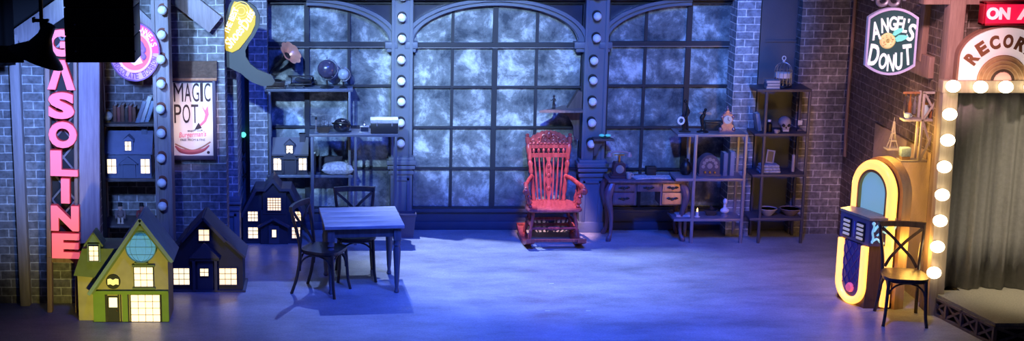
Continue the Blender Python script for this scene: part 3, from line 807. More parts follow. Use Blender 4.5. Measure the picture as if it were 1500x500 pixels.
# ------------------------------------------------------------------ dark middle house
r, k = hthing('model_house', 'dark model house with two wide lit windows right of the yellow green one', 'model house', 302, 427)
m = MB(k); m.prism([(-48, 0), (54, 0), (54, 54), (20, 86), (-2, 104), (-26, 86), (-48, 54)], 0, 55); m.build('walls', HOUSE_D, r, smooth=0)
m = MB(k); m.bar((58, 27, 50), (18, 27, 87), 3, 64, up=(0, 1, 0)); m.bar((-54, 27, 50), (-24, 27, 85), 3, 64, up=(0, 1, 0))
m.bar((-34, 24, 74), (-2, 24, 108), 4, 64, up=(0, 1, 0)); m.bar((30, 24, 74), (-2, 24, 108), 4, 64, up=(0, 1, 0)); m.build('roof', HOUSE_D2, r, smooth=0)
m = MB(k); m.box(-22, 20, -6, 0, 46, 52); m.prism([(-23, 50), (-1, 72), (21, 50)], -8, 0); m.build('porch_gable', HOUSE_D2, r, smooth=0)
for x in (-19, 13):
    m = MB(k); m.box(x, x+4, -6, -2, 2, 47); m.build('porch_column', HOUSE_D2, r, smooth=0)
m = MB(k); m.box(-12, 11, -2, 0, 2, 46); d = m.build('door', HOUSE_D2, r, smooth=0)
winbox(r, -8, 4, 23, 34, -1.8, 2, 2, WIN_LIT2, HOUSE_D, .8, name='door_window')
winbox(r, -47, -24, 10, 34, 0, 3, 3, WIN_LIT2, HOUSE_D2); winbox(r, 20, 45, 10, 34, 0, 3, 3, WIN_LIT, HOUSE_D2)
winbox(r, -9, 6, 74, 90, 0, 2, 2, WIN_LIT, HOUSE_D2)
m = MB(k); m.box(-52, 58, -5, 58, -.3, 2.5); m.build('base', HOUSE_D2, r, smooth=0)

# ------------------------------------------------------------------ big dark house at the back
r, k = hthing('model_house', 'dark steep roofed model house with six lit windows behind the left chair', 'model house', 400, 357)
m = MB(k); m.prism([(-44, 0), (42, 0), (42, 48), (22, 78), (-24, 78), (-44, 48)], 0, 36); m.prism([(-14, 44), (20, 44), (20, 76), (2, 92), (-14, 76)], -5, 20); m.box(-18, 22, -4, 2, 0, 50); m.build('walls', HOUSE_D, r, smooth=0)
m = MB(k)
m.prism([(-50, 38), (-46, 44), (-26, 82), (-12, 82), (1, 97), (13, 82), (27, 82), (47, 44), (50, 38), (44, 40), (24, 78), (11, 78), (1, 90), (-10, 78), (-23, 78), (-44, 40)], -9, 39)
m.build('roof', HOUSE_D2, r, smooth=0)
m = MB(k); m.bar((-22, -7, 26), (1, -7, 38), 3, 8, up=(0, 1, 0)); m.bar((24, -7, 26), (1, -7, 38), 3, 8, up=(0, 1, 0)); m.build('porch_roof', HOUSE_D2, r, smooth=0)
m = MB(k); m.box(-6, 9, -6, -3, 1, 27); m.build('door', HOUSE_D2, r, smooth=0)
for (x0, x1, z0, z1, y, nx, nz, pn) in ((-36, -22, 33, 47, 0, 3, 3, WIN_LIT2), (-36, -22, 8, 24, 0, 2, 3, WIN_LIT2), (28, 41, 33, 47, 0, 3, 3, WIN_LIT), (28, 41, 8, 24, 0, 3, 3, WIN_LIT), (-7, 12, 50, 68, -5.2, 5, 5, WIN_LIT)):
    winbox(r, x0, x1, z0, z1, y, nx, nz, pn, HOUSE_D2, 1.3)
winbox(r, -1, 5, 11, 22, -6, 1, 1, WIN_LIT2, HOUSE_D, .6, name='door_window')

# ------------------------------------------------------------------ window rack on the left
def rack(name, label, cat, px0, px1, pys, Yf, depth, material, legx, pyref, top_over=0, floor=True, th=.028, r0=.014):
    xa, xb = at(px0, pyref, Yf).x, at(px1, pyref, Yf).x; c = (xa+xb)/2; h = (xb-xa)/2
    r = thing(name, label, cat, (c, Yf, 0))
    zs = [at((px0+px1)/2, y, Yf).z for y in pys]
    for z in zs:
        m = MB(); m.box(-h, h, 0, depth, z-th, z, .003); m.build('shelf', material, r)
    zt = max(zs)
    for lx in legx:
        x = at(lx, pyref, Yf).x-c
        for y in (.015, depth-.015):
            m = MB(); m.box(x-r0, x+r0, y-r0, y+r0, 0, zt-.002, .003); m.build('leg', material, r)
    return r
IRONB = mat('blue_iron', (.13, .15, .20), .4, .3, var=.2)
YR = -.32
rack('shelf_rack', 'tall iron rack in front of the left window holding gramophone and globes', 'shelf', 390, 517, [131, 257], YR, .24, IRONB, [395, 512], 190)
rack('window_bench', 'long iron shelf stand with dark trunk in front of the left window', 'shelf', 453, 583, [197], YR-.38, .32, IRONB, [457, 521, 580], 197)
TY, SY = YR+.16, YR+.06
def zt(py, Y, px=450): return at(px, py, Y).z
# gramophone
ZA = at(450, 131, YR).z; ZB = at(500, 197, YR-.38).z; ZC = at(450, 257, YR).z
def onz(px, Y, z):                 # a base standing on height z at photo column px
    a = 0; lo, hi = -200.0, 700.0
    for _ in range(50):
        md = (lo+hi)/2
        if at(px, md, Y).z > z: lo = md
        else: hi = md
    p, k = K(px, lo, Y); p.z = z
    return p, k
def ithing(name, label, cat, px, Y, z, group=None, rz=0):
    p, k = onz(px, Y, z); r = thing(name, label, cat, p, rz, group); r['k'] = k
    return r, k
r, k = ithing('gramophone', 'old gramophone with copper horn at the left end of the top rack', 'gramophone', 405, YR+.10, ZA)
m = MB(k); m.box(-14, 12, -9, 9, 1.5, 9, .6); m.box(-15.5, 13.5, -10.5, 10.5, 0, 2, .6); m.box(-14.5, 12.5, -9.5, 9.5, 8, 10, .5); m.build('case', DWOOD, r)
m = MB(k); m.lathe([(8, 10), (8, 11.2), (7.6, 11.4), (0, 11.4)], (0, 0, 0)); m.build('turntable', BLACK, r)
m = MB(k)
hp = smoothpts([(-9, 0, 10), (-10, 0, 18), (-9, 0, 24), (-3, -1, 31), (5, -3, 38), (12, -6, 44), (17, -9, 49)], 5)
n = len(hp)-1
m.tube(hp, [.9 + 4.4*max(0, (i/n-.25)/.75)**2.0 for i in range(n+1)], 16); hn = m.build('horn', BLACK, r)
m = MB(k)
d = Vector((.62, -.5, .6)).normalized(); R = d.to_track_quat('Z', 'Y').to_matrix().to_4x4()
N_ = 40; prof = [(4.6, -2), (7, 1.5), (10.5, 5), (16, 8), (16.8, 8.3)]; rings = []
for (rr, z) in prof:
    q = []
    for j in range(N_):
        a = 2*PI*j/N_; w = rr*(1+.10*abs(math.sin(4*a))*(rr-5)/9) if rr > 7 else rr
        q.append(m.bm.verts.new(Vector((17, -9, 48.5))+(R @ Vector((w*math.cos(a), w*math.sin(a), z)))))
    rings.append(q)
for a, b in zip(rings, rings[1:]):
    for j in range(N_): m.bm.faces.new((a[j], a[(j+1) % N_], b[(j+1) % N_], b[j]))
m.build('horn_bell', mat('copper_horn', (.75, .36, .24), .3, .35), hn)
m = MB(k); m.tube([(12, -3, 5), (17, -4, 5), (17, -6, 2)], .8, 6); m.build('crank', STEEL, r)
# toy biplane
r, k = ithing('toy_biplane', 'black toy biplane standing on the top rack beside the gramophone', 'toy plane', 442, YR+.11, ZA)
m = MB(k); m.box(-20, 17, -4, 6, 15.5, 17, .4); m.build('upper_wing', BLACK, r)
m = MB(k); m.box(-17, 15, -4, 6, 4.5, 6, .4); m.build('lower_wing', BLACK, r)
for x in (-15, 13):
    m = MB(k); m.cyl((x, -2, 5.5), (x, -2, 16), .7, seg=6); m.cyl((x, 4, 5.5), (x, 4, 16), .7, seg=6); m.build('strut', BLACK, r)
m = MB(k); m.tube([(-9, -9, 14), (-6, -7, 13), (2, 0, 10), (10, 9, 7.5), (16, 16, 7)], [1.5, 3.6, 3.8, 2.4, 1], 10); m.build('fuselage', IRON, r)
m = MB(k); m.box(12, 20, 14, 18, 7.5, 8.3); m.prism([(13, 7.5), (18, 7.5), (18, 13), (15, 13)], 15.6, 16.4); m.build('tail', BLACK, r)
for x in (-9, 3):
    m = MB(k); m.cyl((x-.6, -4, 2.2), (x+.6, -4, 2.2), 2.2); m.cyl((x, -4, 2.2), (x, -3, 9), .5, seg=6); m.build('wheel', BLACK, r)
# globes
def globe(label, px, Y, z, R_, H, colr):
    r, k = ithing('desk_globe', label, 'globe', px, Y, z)
    m = MB(k); m.lathe([(R_*.72, 0), (R_*.74, 1), (R_*.35, 2.2), (1.4, 3.5), (1.2, H-R_-2)]); m.build('stand', BLACK, r)
    m = MB(k); m.sphere((0, 0, H), R_, seg=28, ring=18); m.build('ball', colr, r)
    m = MB(k); m.tube(arcpts(0, H, R_+1.5, -PI*.55, PI*.45, 20), .8, 6); m.lathe([(.5, H+R_+.5), (1.6, H+R_+2), (.4, H+R_+3.5), (0, H+R_+4)]); m.build('meridian_arc', STEEL, r)
GLB = mat('globe_dark', (.05, .045, .09), .25, var=.7, vs=16, coat=.5)
GLP = mat('globe_pale', (.30, .36, .42), .3, var=.8, vs=20, coat=.4)
globe('large dark globe with glossy highlights on the top rack', 479, YR+.12, ZA, 14, 27, GLB)
globe('small pale globe at the right end of the top rack', 503, YR+.12, ZA, 8.2, 19, GLP)
# bench items
YQ = YR-.38
r, k = ithing('toy_ship', 'tiny dark toy ship with masts at the left of the middle window shelf', 'toy ship', 474, YQ+.1, ZB)
m = MB(k); m.prism([(-10, 8), (-8, 2), (8, 2), (12, 9), (8, 8.4)], -2.6, 2.6); m.box(-7, 7, -3, 3, 0, 2); m.build('hull', DWOOD, r, smooth=0)
m = MB(k)
for x, h in ((-5, 22), (1, 24), (7, 17)): m.cyl((x, 0, 8), (x, 0, h), .6, .35, 6); m.cyl((x-3, 0, h-5), (x+3, 0, h-5), .4, seg=6); m.cyl((x-3.4, 0, h-10), (x+3.4, 0, h-10), .4, seg=6)
m.build('mast', IRON, r)
r, k = ithing('candlestick', 'slim pale candlestick at the far left of the middle window shelf', 'candlestick', 463, YQ+.1, ZB)
m = MB(k); m.lathe([(3, 0), (3.2, 1), (1, 2), (.8, 9), (1.6, 10), (.8, 11), (.9, 19), (0, 19.3)]); m.build('stem', STEEL, r)
m = MB(k); m.lathe([(1.2, 19), (1.8, 20.5), (1.2, 23), (0, 23.3)]); m.build('cup', BLACK, r)
r, k = ithing('helmet', 'round glossy dark helmet on the middle window shelf', 'helmet', 501, YQ+.14, ZB)
m = MB(k); m.sphere((0, 0, 9.5), 12, (1.12, 1, .88), 24, 14); m.box(-3, 14, -3, 3, 0, 2, .5); m.build('shell', mat('glossy_black', (.012, .012, .02), .12, coat=1), r)
m = MB(k); m.tube(smoothpts([(-14, -4, 13), (-6, -10.5, 15), (4, -11, 14), (12, -7, 11)]), 1.3, 8); m.build('brim', BLACK, r)
r, k = ithing('lantern_box', 'small pale topped lantern box left of the dark trunk', 'lantern', 534, YQ+.1, ZB)
m = MB(k); m.box(-8, 8, -6, 6, 0, 2, .3); m.box(-7, 7, -5, 5, 8, 10, .5); m.build('casing', STEEL, r)
for x in (-6.2, 6.2):
    for y in (-4.4, 4.4):
        m = MB(k); m.box(x-.8, x+.8, y-.8, y+.8, 2, 8); m.build('corner_post', STEEL, r)
m = MB(k); m.box(-5.4, 5.4, -4, 4, 2, 8); m.build('pane', mat('dark_glass', (.03, .04, .07), .1), r)
m = MB(k); m.lathe([(3, 10), (2.5, 12), (1, 13), (.8, 16), (0, 16.4)]); m.build('cap', STEEL, r)
r, k = ithing('trunk', 'dark trunk with a pale lid at the right end of the window shelf', 'trunk', 562, YQ+.08, ZB)
m = MB(k); m.box(-19, 21, -6, 16, 0, 15, .6); m.build('body', IRON, r)
m = MB(k); m.box(-19.5, 21.5, -6.5, 16.5, 15, 20.5, 1); m.build('lid', mat('pale_lid', (.45, .48, .52), .6, var=.4, vs=30), r)
for x in (-10, 12):
    m = MB(k); m.box(x-1, x+1, -7.2, -6, 11, 17, .2); m.build('latch', STEEL, r)
# lower shelf
shelf_house('small black model house with three lit windows on the rack under the gramophone', 424, 256, YR+.04, HOUSE_D, HOUSE_D2, 52, 29, 20,
            [(-23, -12, 7, 24, 2, 2), (14, 25, 7, 24, 2, 2), (-4, 5, 32, 43, 2, 2)], 19, WIN_LIT2, 22)
r, k = ithing('book', 'single dark book standing upright on the rack beside the cushion', 'book', 460, YR+.04, ZC)
m = MB(k); m.box(-3, 3, 0, 1, 0, 30, .2); m.box(-3, -2.3, 0, 20, 0, 30); m.box(2.3, 3, 0, 20, 0, 30); m.build('cover', BK[1], r)
m = MB(k); m.box(-2.3, 2.3, 1, 19, .5, 29); m.build('pages', PAPER, r, smooth=0)
r, k = ithing('cushion', 'dark velvet cushion behind the patterned pillow on the rack', 'cushion', 482, YR+.19, ZC)
def pillow(m, w, d, h, n=14):
    vs = []
    G = {}
    for sgn in (1, -1):
        for i in range(n+1):
            for j in range(n+1):
                u, v = -1+2*i/n, -1+2*j/n
                e = max(0, (1-abs(u)**3)*(1-abs(v)**3))**.5
                if sgn == -1 and (i in (0, n) or j in (0, n)): G[sgn, i, j] = G[1, i, j]; continue
                G[sgn, i, j] = m.bm.verts.new((w*u*(1-.08*(1-abs(v))), d*v*(1-.08*(1-abs(u))), sgn*h*e*(1+.06*math.sin(5*u+3*v))))
    for sgn in (1, -1):
        for i in range(n):
            for j in range(n): m.bm.faces.new([G[sgn, a, b] for a, b in ((i, j), (i+1, j), (i+1, j+1), (i, j+1))])
m = MB(k); pillow(m, 20, 12, 12); 
for v in m.bm.verts: v.co = Vector((v.co.x, v.co.z*.5, v.co.y+11))
m.build('cover', mat('dark_velvet', (.02, .02, .04), .8, bump=.3), r)
m = MB(k); m.tube([(20*math.cos(a), 0, 11+12*math.sin(a)) for a in [2*PI*i/32 for i in range(32)]], .7, 6, True); m.build('piping', BLACKM, r)
r, k = ithing('pillow', 'pale patterned pillow lying on the lower rack shelf', 'pillow', 495, YR+.06, ZC)
m = MB(k); pillow(m, 24, 14, 9)
for v in m.bm.verts: v.co.z += 8.5
m.build('cover', mat('patterned_cloth', (.42, .44, .48), .8, var=.95, vs=45), r)

# ------------------------------------------------------------------ table
p0 = atz(527, 316, .68)
r = thing('side_table', 'square plank topped dining table with turned legs on the left', 'table', (p0.x+.01, -2.12, 0), math.radians(5))
TT = wood('table_plank', (.20, .20, .21), (.40, .41, .43), .45, (2, 18, 14))
m = MB(); 
for i in range(4): m.box(-.378, .378, -.38+i*.19+.001, -.38+(i+1)*.19-.001, .648, .68, .004)
m.build('tabletop', TT, r)
AP = wood('table_apron', (.07, .07, .085), (.14, .14, .16), .5)
for (a, b, c, d) in ((-.32, .32, -.325, -.30), (-.32, .32, .30, .325), (-.325, -.30, -.3, .3), (.30, .325, -.3, .3)):
    m = MB(); m.box(a, b, c, d, .555, .648, .003); m.build('apron', AP, r)
for sx in (-1, 1):
    for sy in (-1, 1):
        m = MB(); m.box(sx*.315-.035, sx*.315+.035, sy*.315-.035, sy*.315+.035, .52, .648, .004)
        m.lathe([(.018, 0), (.026, .012), (.02, .03), (.016, .05), (.022, .1), (.034, .36), (.037, .42), (.028, .46), (.036, .475), (.03, .49), (.036, .52)], (sx*.315, sy*.315, 0), 14); m.build('leg', AP, r)

# ------------------------------------------------------------------ bentwood cross back chairs
def chair(label, loc, rz, s=.95, mt=None, group='cross back bentwood chairs'):
    mt = mt or DWOOD
    r = thing('bentwood_chair', label, 'chair', loc, rz, group)
    k = (s, s, s)
    m = MB(k)
    pts = []
    for i in range(40):
        a = 2*PI*i/40; ca, sa = math.cos(a), math.sin(a)
        w = .205; pw = .55
        x = w*abs(ca)**pw*(1 if ca > 0 else -1); y = .205*abs(sa)**pw*(1 if sa > 0 else -1)
        if y > 0: x *= 1-.10*y/.205
        pts.append((x, y))
    m.prism(pts, .437, .462, 'xy')
    m.build('seat', mt, r)
    m = MB(k); m.tube([(x*.90, y*.90, .428) for x, y in pts], .014, 8, True); m.build('seat_ring', mt, r)
    for sx in (-1, 1):
        m = MB(k); m.tube(smoothpts([(sx*.165, -.165, .44), (sx*.172, -.175, .3), (sx*.18, -.185, .12), (sx*.195, -.205, 0)]), [.017]*6+[.016]*6+[.015]*6+[.016], 10); m.build('leg', mt, r)
        m = MB(k); m.tube(smoothpts([(sx*.19, .27, 0), (sx*.175, .215, .18), (sx*.165, .185, .42), (sx*.172, .205, .6), (sx*.195, .245, .78), (sx*.20, .265, .87)]), .0165, 10); m.build('leg', mt, r)
    m = MB(k)
    n = 16; f = []
    for i in range(n+1):
        t = -1+2*i/n; f.append((t*.215, .262+.035*(1-t*t), .875))
    for a, b in zip(f, f[1:]): m.bar(a, (b[0]+(b[0]-a[0])*.06, b[1], b[2]), .030, .052, up=(0, 0, 1)); 
    m.build('top_rail', mt, r)
    for sx in (-1, 1):
        m = MB(k)
        q = smoothpts([(sx*.185, .245, .845), (sx*.08, .252, .75), (0, .240+sx*.008, .665), (-sx*.09, .212, .57), (-sx*.145, .19, .475)], 5)
        for a, b in zip(q, q[1:]): m.bar(a, Vector(b)+(Vector(b)-Vector(a))*.08, .028, .010)
        m.build('cross_slat', mt, r)
    for (a, b) in (((-.168, -.17), (.168, -.17)), ((-.165, .19), (.165, .19)), ((-.168, -.165), (-.166, .185)), ((.168, -.165), (.166, .185))):
        m = MB(k); A, B = Vector((*a, 0)), Vector((*b, 0)); q = []
        for i in range(15):
            t = PI*i/14; w = A.lerp(B, .5-.5*math.cos(t)*1.0); q.append((w.x, w.y, .24+.175*math.sin(t)**.75))
        m.tube(q, .0095, 8); m.build('hoop_brace', mt, r)
    return r
BLUEW = DWOOD
c0 = chair('dark bentwood chair standing at the left end of the plank table', (atz(474, 440).x, -2.38, 0), math.radians(66))
p = atz(521, 405)
copy_tree(c0, (p.x, -1.88, 0), math.radians(3), 'dark bentwood chair tucked in behind the plank table')
c2 = chair('worn brown bentwood chair standing in front of the yellow jukebox', (atz(1326, 476).x, -3.27, 0), math.radians(-9), .95, wood('worn_chair_wood', (.035, .022, .015), (.10, .065, .04), .32))

# ------------------------------------------------------------------ waste bin
p, k = K(596, 347)
r = thing('waste_bin', 'dark tapered waste bin behind the table by the bulb post', 'bin', (p.x, -.34, 0))
m = MB(k)
for (w0, w1, z0, z1, t) in ((9, 12.5, 0, 34, 1),):
    R0 = [(-w0, -w0), (w0, -w0), (w0, w0), (-w0, w0)]
    o0 = [m.bm.verts.new((x, y*.8, z0)) for x, y in R0]; o1 = [m.bm.verts.new((x*w1/w0, y*.8*w1/w0, z1)) for x, y in R0]
    i1 = [m.bm.verts.new((x*(w1-t)/w0, y*.8*(w1-t)/w0, z1)) for x, y in R0]; i0 = [m.bm.verts.new((x*(w0-t)/w0, y*.8*(w0-t)/w0, z0+1)) for x, y in R0]
    for a, b in ((o0, o1), (o1, i1), (i1, i0)):
        for j in range(4): m.bm.faces.new((a[j], a[(j+1) % 4], b[(j+1) % 4], b[j]))
    m.bm.faces.new(o0); m.bm.faces.new(i0)
m.build('body', mat('bin_violet', (.10, .085, .12), .5), r, smooth=0)
m = MB(k)
m.box(-13.4, 13.4, -10.8, -9.2, 32, 35.5, .4); m.box(-13.4, 13.4, 9.2, 10.8, 32, 35.5, .4); m.box(-13.4, -11.8, -10, 10, 32, 35.5, .4); m.box(11.8, 13.4, -10, 10, 32, 35.5, .4)
m.build('rim', mat('bin_violet', (0, 0, 0)), r)

# ------------------------------------------------------------------ rocking chair
p, k = K(816, 350, -.52)
p.z = 0
r = thing('rocking_chair', 'ornate red wooden rocking chair in front of the central window', 'rocking chair', (p.x-.075, -.54, 0), math.radians(2)); r.scale = (.92, .82, .96)
# local metres: front = -y
SEATZ = .43
m = MB()
sp = [(-.29, -.26), (-.20, -.285), (0, -.29), (.20, -.285), (.29, -.26), (.30, -.1), (.27, .1), (.22, .24), (0, .27), (-.22, .24), (-.27, .1), (-.30, -.1)]
sm = [(v.x, v.y) for v in smoothpts([(a, b, 0) for a, b in sp+[sp[0]]], 4)][:-1]
vs = m.prism(sm, SEATZ-.035, SEATZ, 'xy'); 
m.build('seat', ROCK, r)
m = MB(); m.tube([(a*1.005, b*1.005, SEATZ-.018) for a, b in sm], .02, 8, True); m.build('seat_edge', ROCK, r)
ROUND = [(0, .014), (.1, .02), (.2, .026), (.3, .018), (.36, .024), (.42, .014), (.6, .022), (.75, .016), (.85, .022), (.93, .018), (1, .016)]
for sx in (-1, 1):
    m = MB(); m.turned((sx*.285, -.235, .058), (sx*.235, -.215, SEATZ-.03), ROUND); m.build('leg', ROCK, r)
    m = MB(); m.turned((sx*.285, .20, .058), (sx*.20, .19, SEATZ-.03), ROUND); m.build('leg', ROCK, r)
    # rocker: broad curved runner
    m = MB(); n = 24; up, lo = [], []
    for i in range(n+1):
        t = -1+2*i/n; y = -.02+t*.43; z = .012+.085*t*t
        up.append((y, z+.032)); lo.append((y, z-.012))
    x0, x1 = sorted((sx*.25, sx*.345))
    A = [m.bm.verts.new((x0, a, b)) for a, b in up]; B = [m.bm.verts.new((x1, a, b)) for a, b in up]
    C_ = [m.bm.verts.new((x0, a, b)) for a, b in lo]; D = [m.bm.verts.new((x1, a, b)) for a, b in lo]
    for i in range(n):
        for q in ((A, B), (B, D), (D, C_), (C_, A)): m.bm.faces.new((q[0][i], q[1][i], q[1][i+1], q[0][i+1]))
    m.bm.faces.new((A[0], B[0], D[0], C_[0])); m.bm.faces.new((A[n], C_[n], D[n], B[n]))
    m.build('rocker', ROCK, r, smooth=30)
    # back post, leaning back and outward
    m = MB(); a, b = Vector((sx*.172, .21, SEATZ-.01)), Vector((sx*.254, .36, 1.175))
    PP = [(0, .018), (.06, .026), (.10, .018), (.16, .030), (.30, .022), (.36, .032), (.40, .018), (.44, .030), (.5, .022), (.56, .031), (.6, .019), (.64, .03), (.68, .022), (.72, .031), (.80, .031), (.84, .020), (.87, .031), (.94, .031), (.955, .016), (.965, .022), (.985, .024), (1, .008)]
    m.turned(a, b, PP, 12); m.build('back_post', ROCK, r)
    # arm
    m = MB(); q = smoothpts([(sx*.20, .25, .70), (sx*.25, .12, .695), (sx*.31, -.06, .66), (sx*.325, -.19, .655), (sx*.335, -.25, .63)], 5)
    n = len(q)-1
    m.tube(q, [.026+.018*(i/n)**2*(1 if i < n else .75) for i in range(n+1)], 12, flat=.7); m.sphere((sx*.335, -.25, .622), .04, (1, .8, 1)); m.build('arm', ROCK, r)
    SPD = [(0, .012), (.12, .02), (.2, .013), (.3, .026), (.45, .018), (.55, .013), (.62, .022), (.72, .012), (.85, .019), (1, .012)]
    for y, zt_ in ((-.20, .64), (-.08, .655), (.04, .675)):
        m = MB(); m.turned((sx*.27, y, SEATZ-.01), (sx*.315, y-.005, zt_), [(t, w*(1.25 if y == -.20 else .85)) for t, w in SPD]); m.build('arm_spindle', ROCK, r)
def bp(x, t):                     # point on the leaning back plane; x in -1..1, t 0..1
    h = .172+.082*t
    return Vector((x*h, .21+.15*t+.012*(1-x*x), SEATZ+(1.155-SEATZ)*t))
for (ta, tb, d) in ((.66, .72, .03), (.80, .86, .03)):
    m = MB()
    q = [(bp(-1+2*i/12, ta), bp(-1+2*i/12, tb)) for i in range(13)]
    for (a0, b0), (a1, b1) in zip(q, q[1:]): m.bar((a0+b0)/2, (a1+b1)/2+((a1+b1)-(a0+b0))*.03, .03, (b0-a0).length, up=(0, 0, 1))
    m.build('back_rail', ROCK, r)
for i in range(7):
    x = -.75+1.5*i/6
    m = MB(); a, b = bp(x, .72), bp(x, .80); m.sphere((a+b)/2, .016, (1.1, 1, 1.7)); m.cyl(a, b, .008, seg=8); m.build('gallery_spindle', ROCK, r)
for x in (-.74, -.50, .50, .74, -.26, .26):
    m = MB(); q = []
    for i in range(13):
        t = .0+.67*i/12; q.append(bp(x, t)+Vector((0, -.012*math.sin(PI*i/12), 0)))
    for i, (a, b) in enumerate(zip(q, q[1:])): m.bar(a, b+(b-a)*.06, .012+.009*math.sin(PI*min(1, i/11)), .012)
    m.build('back_slat', ROCK, r)
m = MB(); prof = [(0, .02), (.08, .015), (.16, .03), (.28, .034), (.36, .018), (.42, .036), (.5, .042), (.58, .024), (.68, .04), (.8, .034), (.9, .016), (1, .034)]
pf = [Vector((a, b)) for a, b in prof]
L_ = []; R_ = []
for i in range(33):
    t = i/32
    for (t0, w0), (t1, w1) in zip(prof, prof[1:]):
        if t0 <= t <= t1: w = w0+(w1-w0)*(t-t0)/(t1-t0); break
    c = bp(0, .66*t); L_.append((c, w))
va = []
for c, w in L_:
    va.append([m.bm.verts.new(c+Vector((-w, -.012, 0))), m.bm.verts.new(c+Vector((w, -.012, 0))), m.bm.verts.new(c+Vector((w, .006, 0))), m.bm.verts.new(c+Vector((-w, .006, 0)))])
for a, b in zip(va, va[1:]):
    for j in range(4): m.bm.faces.new((a[j], a[(j+1) % 4], b[(j+1) % 4], b[j]))
m.bm.faces.new(va[0]); m.bm.faces.new(va[-1][::-1])
for t in (.18, .38, .52): m.sphere(bp(0, t)+Vector((0, -.014, 0)), .02, (1, .5, 1.3))
m.build('carved_splat', ROCK, r)
# crest with carving
m = MB(); n = 32; V = []
for i in range(n+1):
    x = -1+2*i/n; a = bp(x*.96, .86)
    hgt = .045+.10*max(0, math.cos(x*PI/2))**.7+.012*math.sin(x*14)**2
    V.append([m.bm.verts.new(a+Vector((0, -.014, 0))), m.bm.verts.new(a+Vector((0, .014, 0))), m.bm.verts.new(a+Vector((0, .014+hgt*.2, hgt))), m.bm.verts.new(a+Vector((0, -.014+hgt*.2, hgt)))])
for a, b in zip(V, V[1:]):
    for j in range(4): m.bm.faces.new((a[j], a[(j+1) % 4], b[(j+1) % 4], b[j]))
m.bm.faces.new(V[0]); m.bm.faces.new(V[-1][::-1])
cr = m.build('crest_rail', ROCK, r, smooth=30)
m = MB()
for sx in (-1, 1):
    for (x0, z0, rad, tw) in ((.05, .07, .045, 1), (.12, .055, .035, -1), (.18, .035, .026, 1)):
        b = bp(0, .86); q = []
        for i in range(26):
            a = i/25*PI*2.6; rr = rad*(1-.75*i/25)
            q.append((sx*(x0+rr*math.cos(a*tw)), b.y-.026+.2*(z0), b.z+z0+rr*math.sin(a*tw)))
        m.tube(q, [.014*(1-.5*i/25) for i in range(26)], 8)
b = bp(0, .86); m.sphere((0, b.y-.02, b.z+.11), .036, (1, .8, 1.2))
for i in range(11):
    x = -1+2*i/10; a = bp(x*.9, .875); m.sphere(a+Vector((0, -.02, 0)), .015, (1.4, .7, .8))
m.build('carving', ROCK, cr)
m = MB(); m.turned((-.275, -.225, .20), (.275, -.225, .20), [(0, .012), (.2, .018), (.35, .013), (.45, .026), (.5, .02), (.55, .026), (.65, .013), (.8, .018), (1, .012)]); m.build('stretcher', ROCK, r)
m = MB(); m.turned((-.26, .195, .22), (.26, .195, .22), [(0, .012), (.5, .02), (1, .012)]); m.build('stretcher', ROCK, r)
for sx in (-1, 1):
    m = MB(); m.turned((sx*.27, -.22, .24), (sx*.265, .19, .24), [(0, .012), (.5, .02), (1, .012)]); m.build('stretcher', ROCK, r)
m = MB(); m.bar((-.33, -.41, .105), (.33, -.41, .105), .035, .028, up=(0, 0, 1), bev=.004); m.build('cross_bar', ROCK, r)
m = MB(); m.bar((-.33, .37, .115), (.33, .37, .115), .035, .028, up=(0, 0, 1), bev=.004); m.build('cross_bar', ROCK, r)

# ------------------------------------------------------------------ bracket shelf with figurine
r, k = hthing('bracket_shelf', 'dark wooden bracket shelf fixed beside the bulb post above the rocking chair', 'shelf', 820, 165, -.42)
m = MB(k); m.prism([(-30, -2), (34, -2), (36, 40), (10, 44), (-6, 20)], 0, 3, 'xy'); m.build('board', wood('bracket_wood', (.10, .085, .09), (.2, .17, .17), .4), r, smooth=0)
m = MB(k); m.prism([(8, 0), (34, 0), (34, -48), (26, -40), (25, -26), (18, -12), (10, -8)], 30, 36); m.build('bracket', TIMBER_D, r, smooth=0)
m = MB(k); m.prism([(14, 3), (35, 3), (35, 27), (29, 29)], 18, 32); m.build('wedge_block', TIMBER_D, r, smooth=0)
p = Vector(r.location); zsf = p.z+3*k[2]
r, k = ithing('figurine', 'tiny dark standing figurine on the bracket shelf', 'figurine', 811, -.30, zsf)
m = MB(k); m.lathe([(3, 0), (3, 1), (.8, 1.5)]); m.tube([(-1, 0, 1), (-1.1, 0, 5), (-.6, 0, 9), (0, 0, 10), (.2, 0, 14), (0, 0, 16)], [.8, .9, 1.2, 1.5, 1.9, .8], 8); m.tube([(1.4, 0, 1), (1.2, 0, 5), (.4, 0, 9)], [.7, .8, 1.2], 8); m.sphere((0, 0, 18), 1.8)
m.tube([(-1.6, 0, 14), (-3.6, -.5, 11.5), (-5.2, -1, 13)], [.7, .6, .5], 6); m.tube([(1.6, 0, 14), (3, -.5, 11.5), (1.6, -1.4, 10)], [.7, .6, .5], 6); m.build('body', IRON, r)
# small shelf with teal lamp right of the post
r, k = hthing('bracket_shelf', 'small dark corner shelf with teal lamp right of the bulb post', 'shelf', 886, 207, -.30)
m = MB(k); m.prism([(-16, 0), (14, 0), (10, 18), (-16, 18)], 0, 3, 'xy'); m.build('board', TIMBER_D, r, smooth=0)
m = MB(k); m.prism([(-14, 0), (4, 0), (-6, -10), (-10, -22), (-14, -24)], 8, 12); m.build('bracket', TIMBER_D, r, smooth=0)
r, k = ithing('teal_lamp', 'small dim teal lamp on the corner shelf above the telephone', 'lamp', 886, -.25, r.location.z+3*k[2])
m = MB(k); m.lathe([(5, 0), (5, 1.2), (2, 2.5), (1, 3.5)]); m.build('base', IRON, r)
m = MB(k)
for x in (-4.5, 4.5): m.sphere((x, 0, 4.2), 3.2, (1.3, 1, .6))
m.build('bulb', mat('teal_soft', (.1, .5, .5), .4, emit=(.08, .6, .65), es=.45), r)

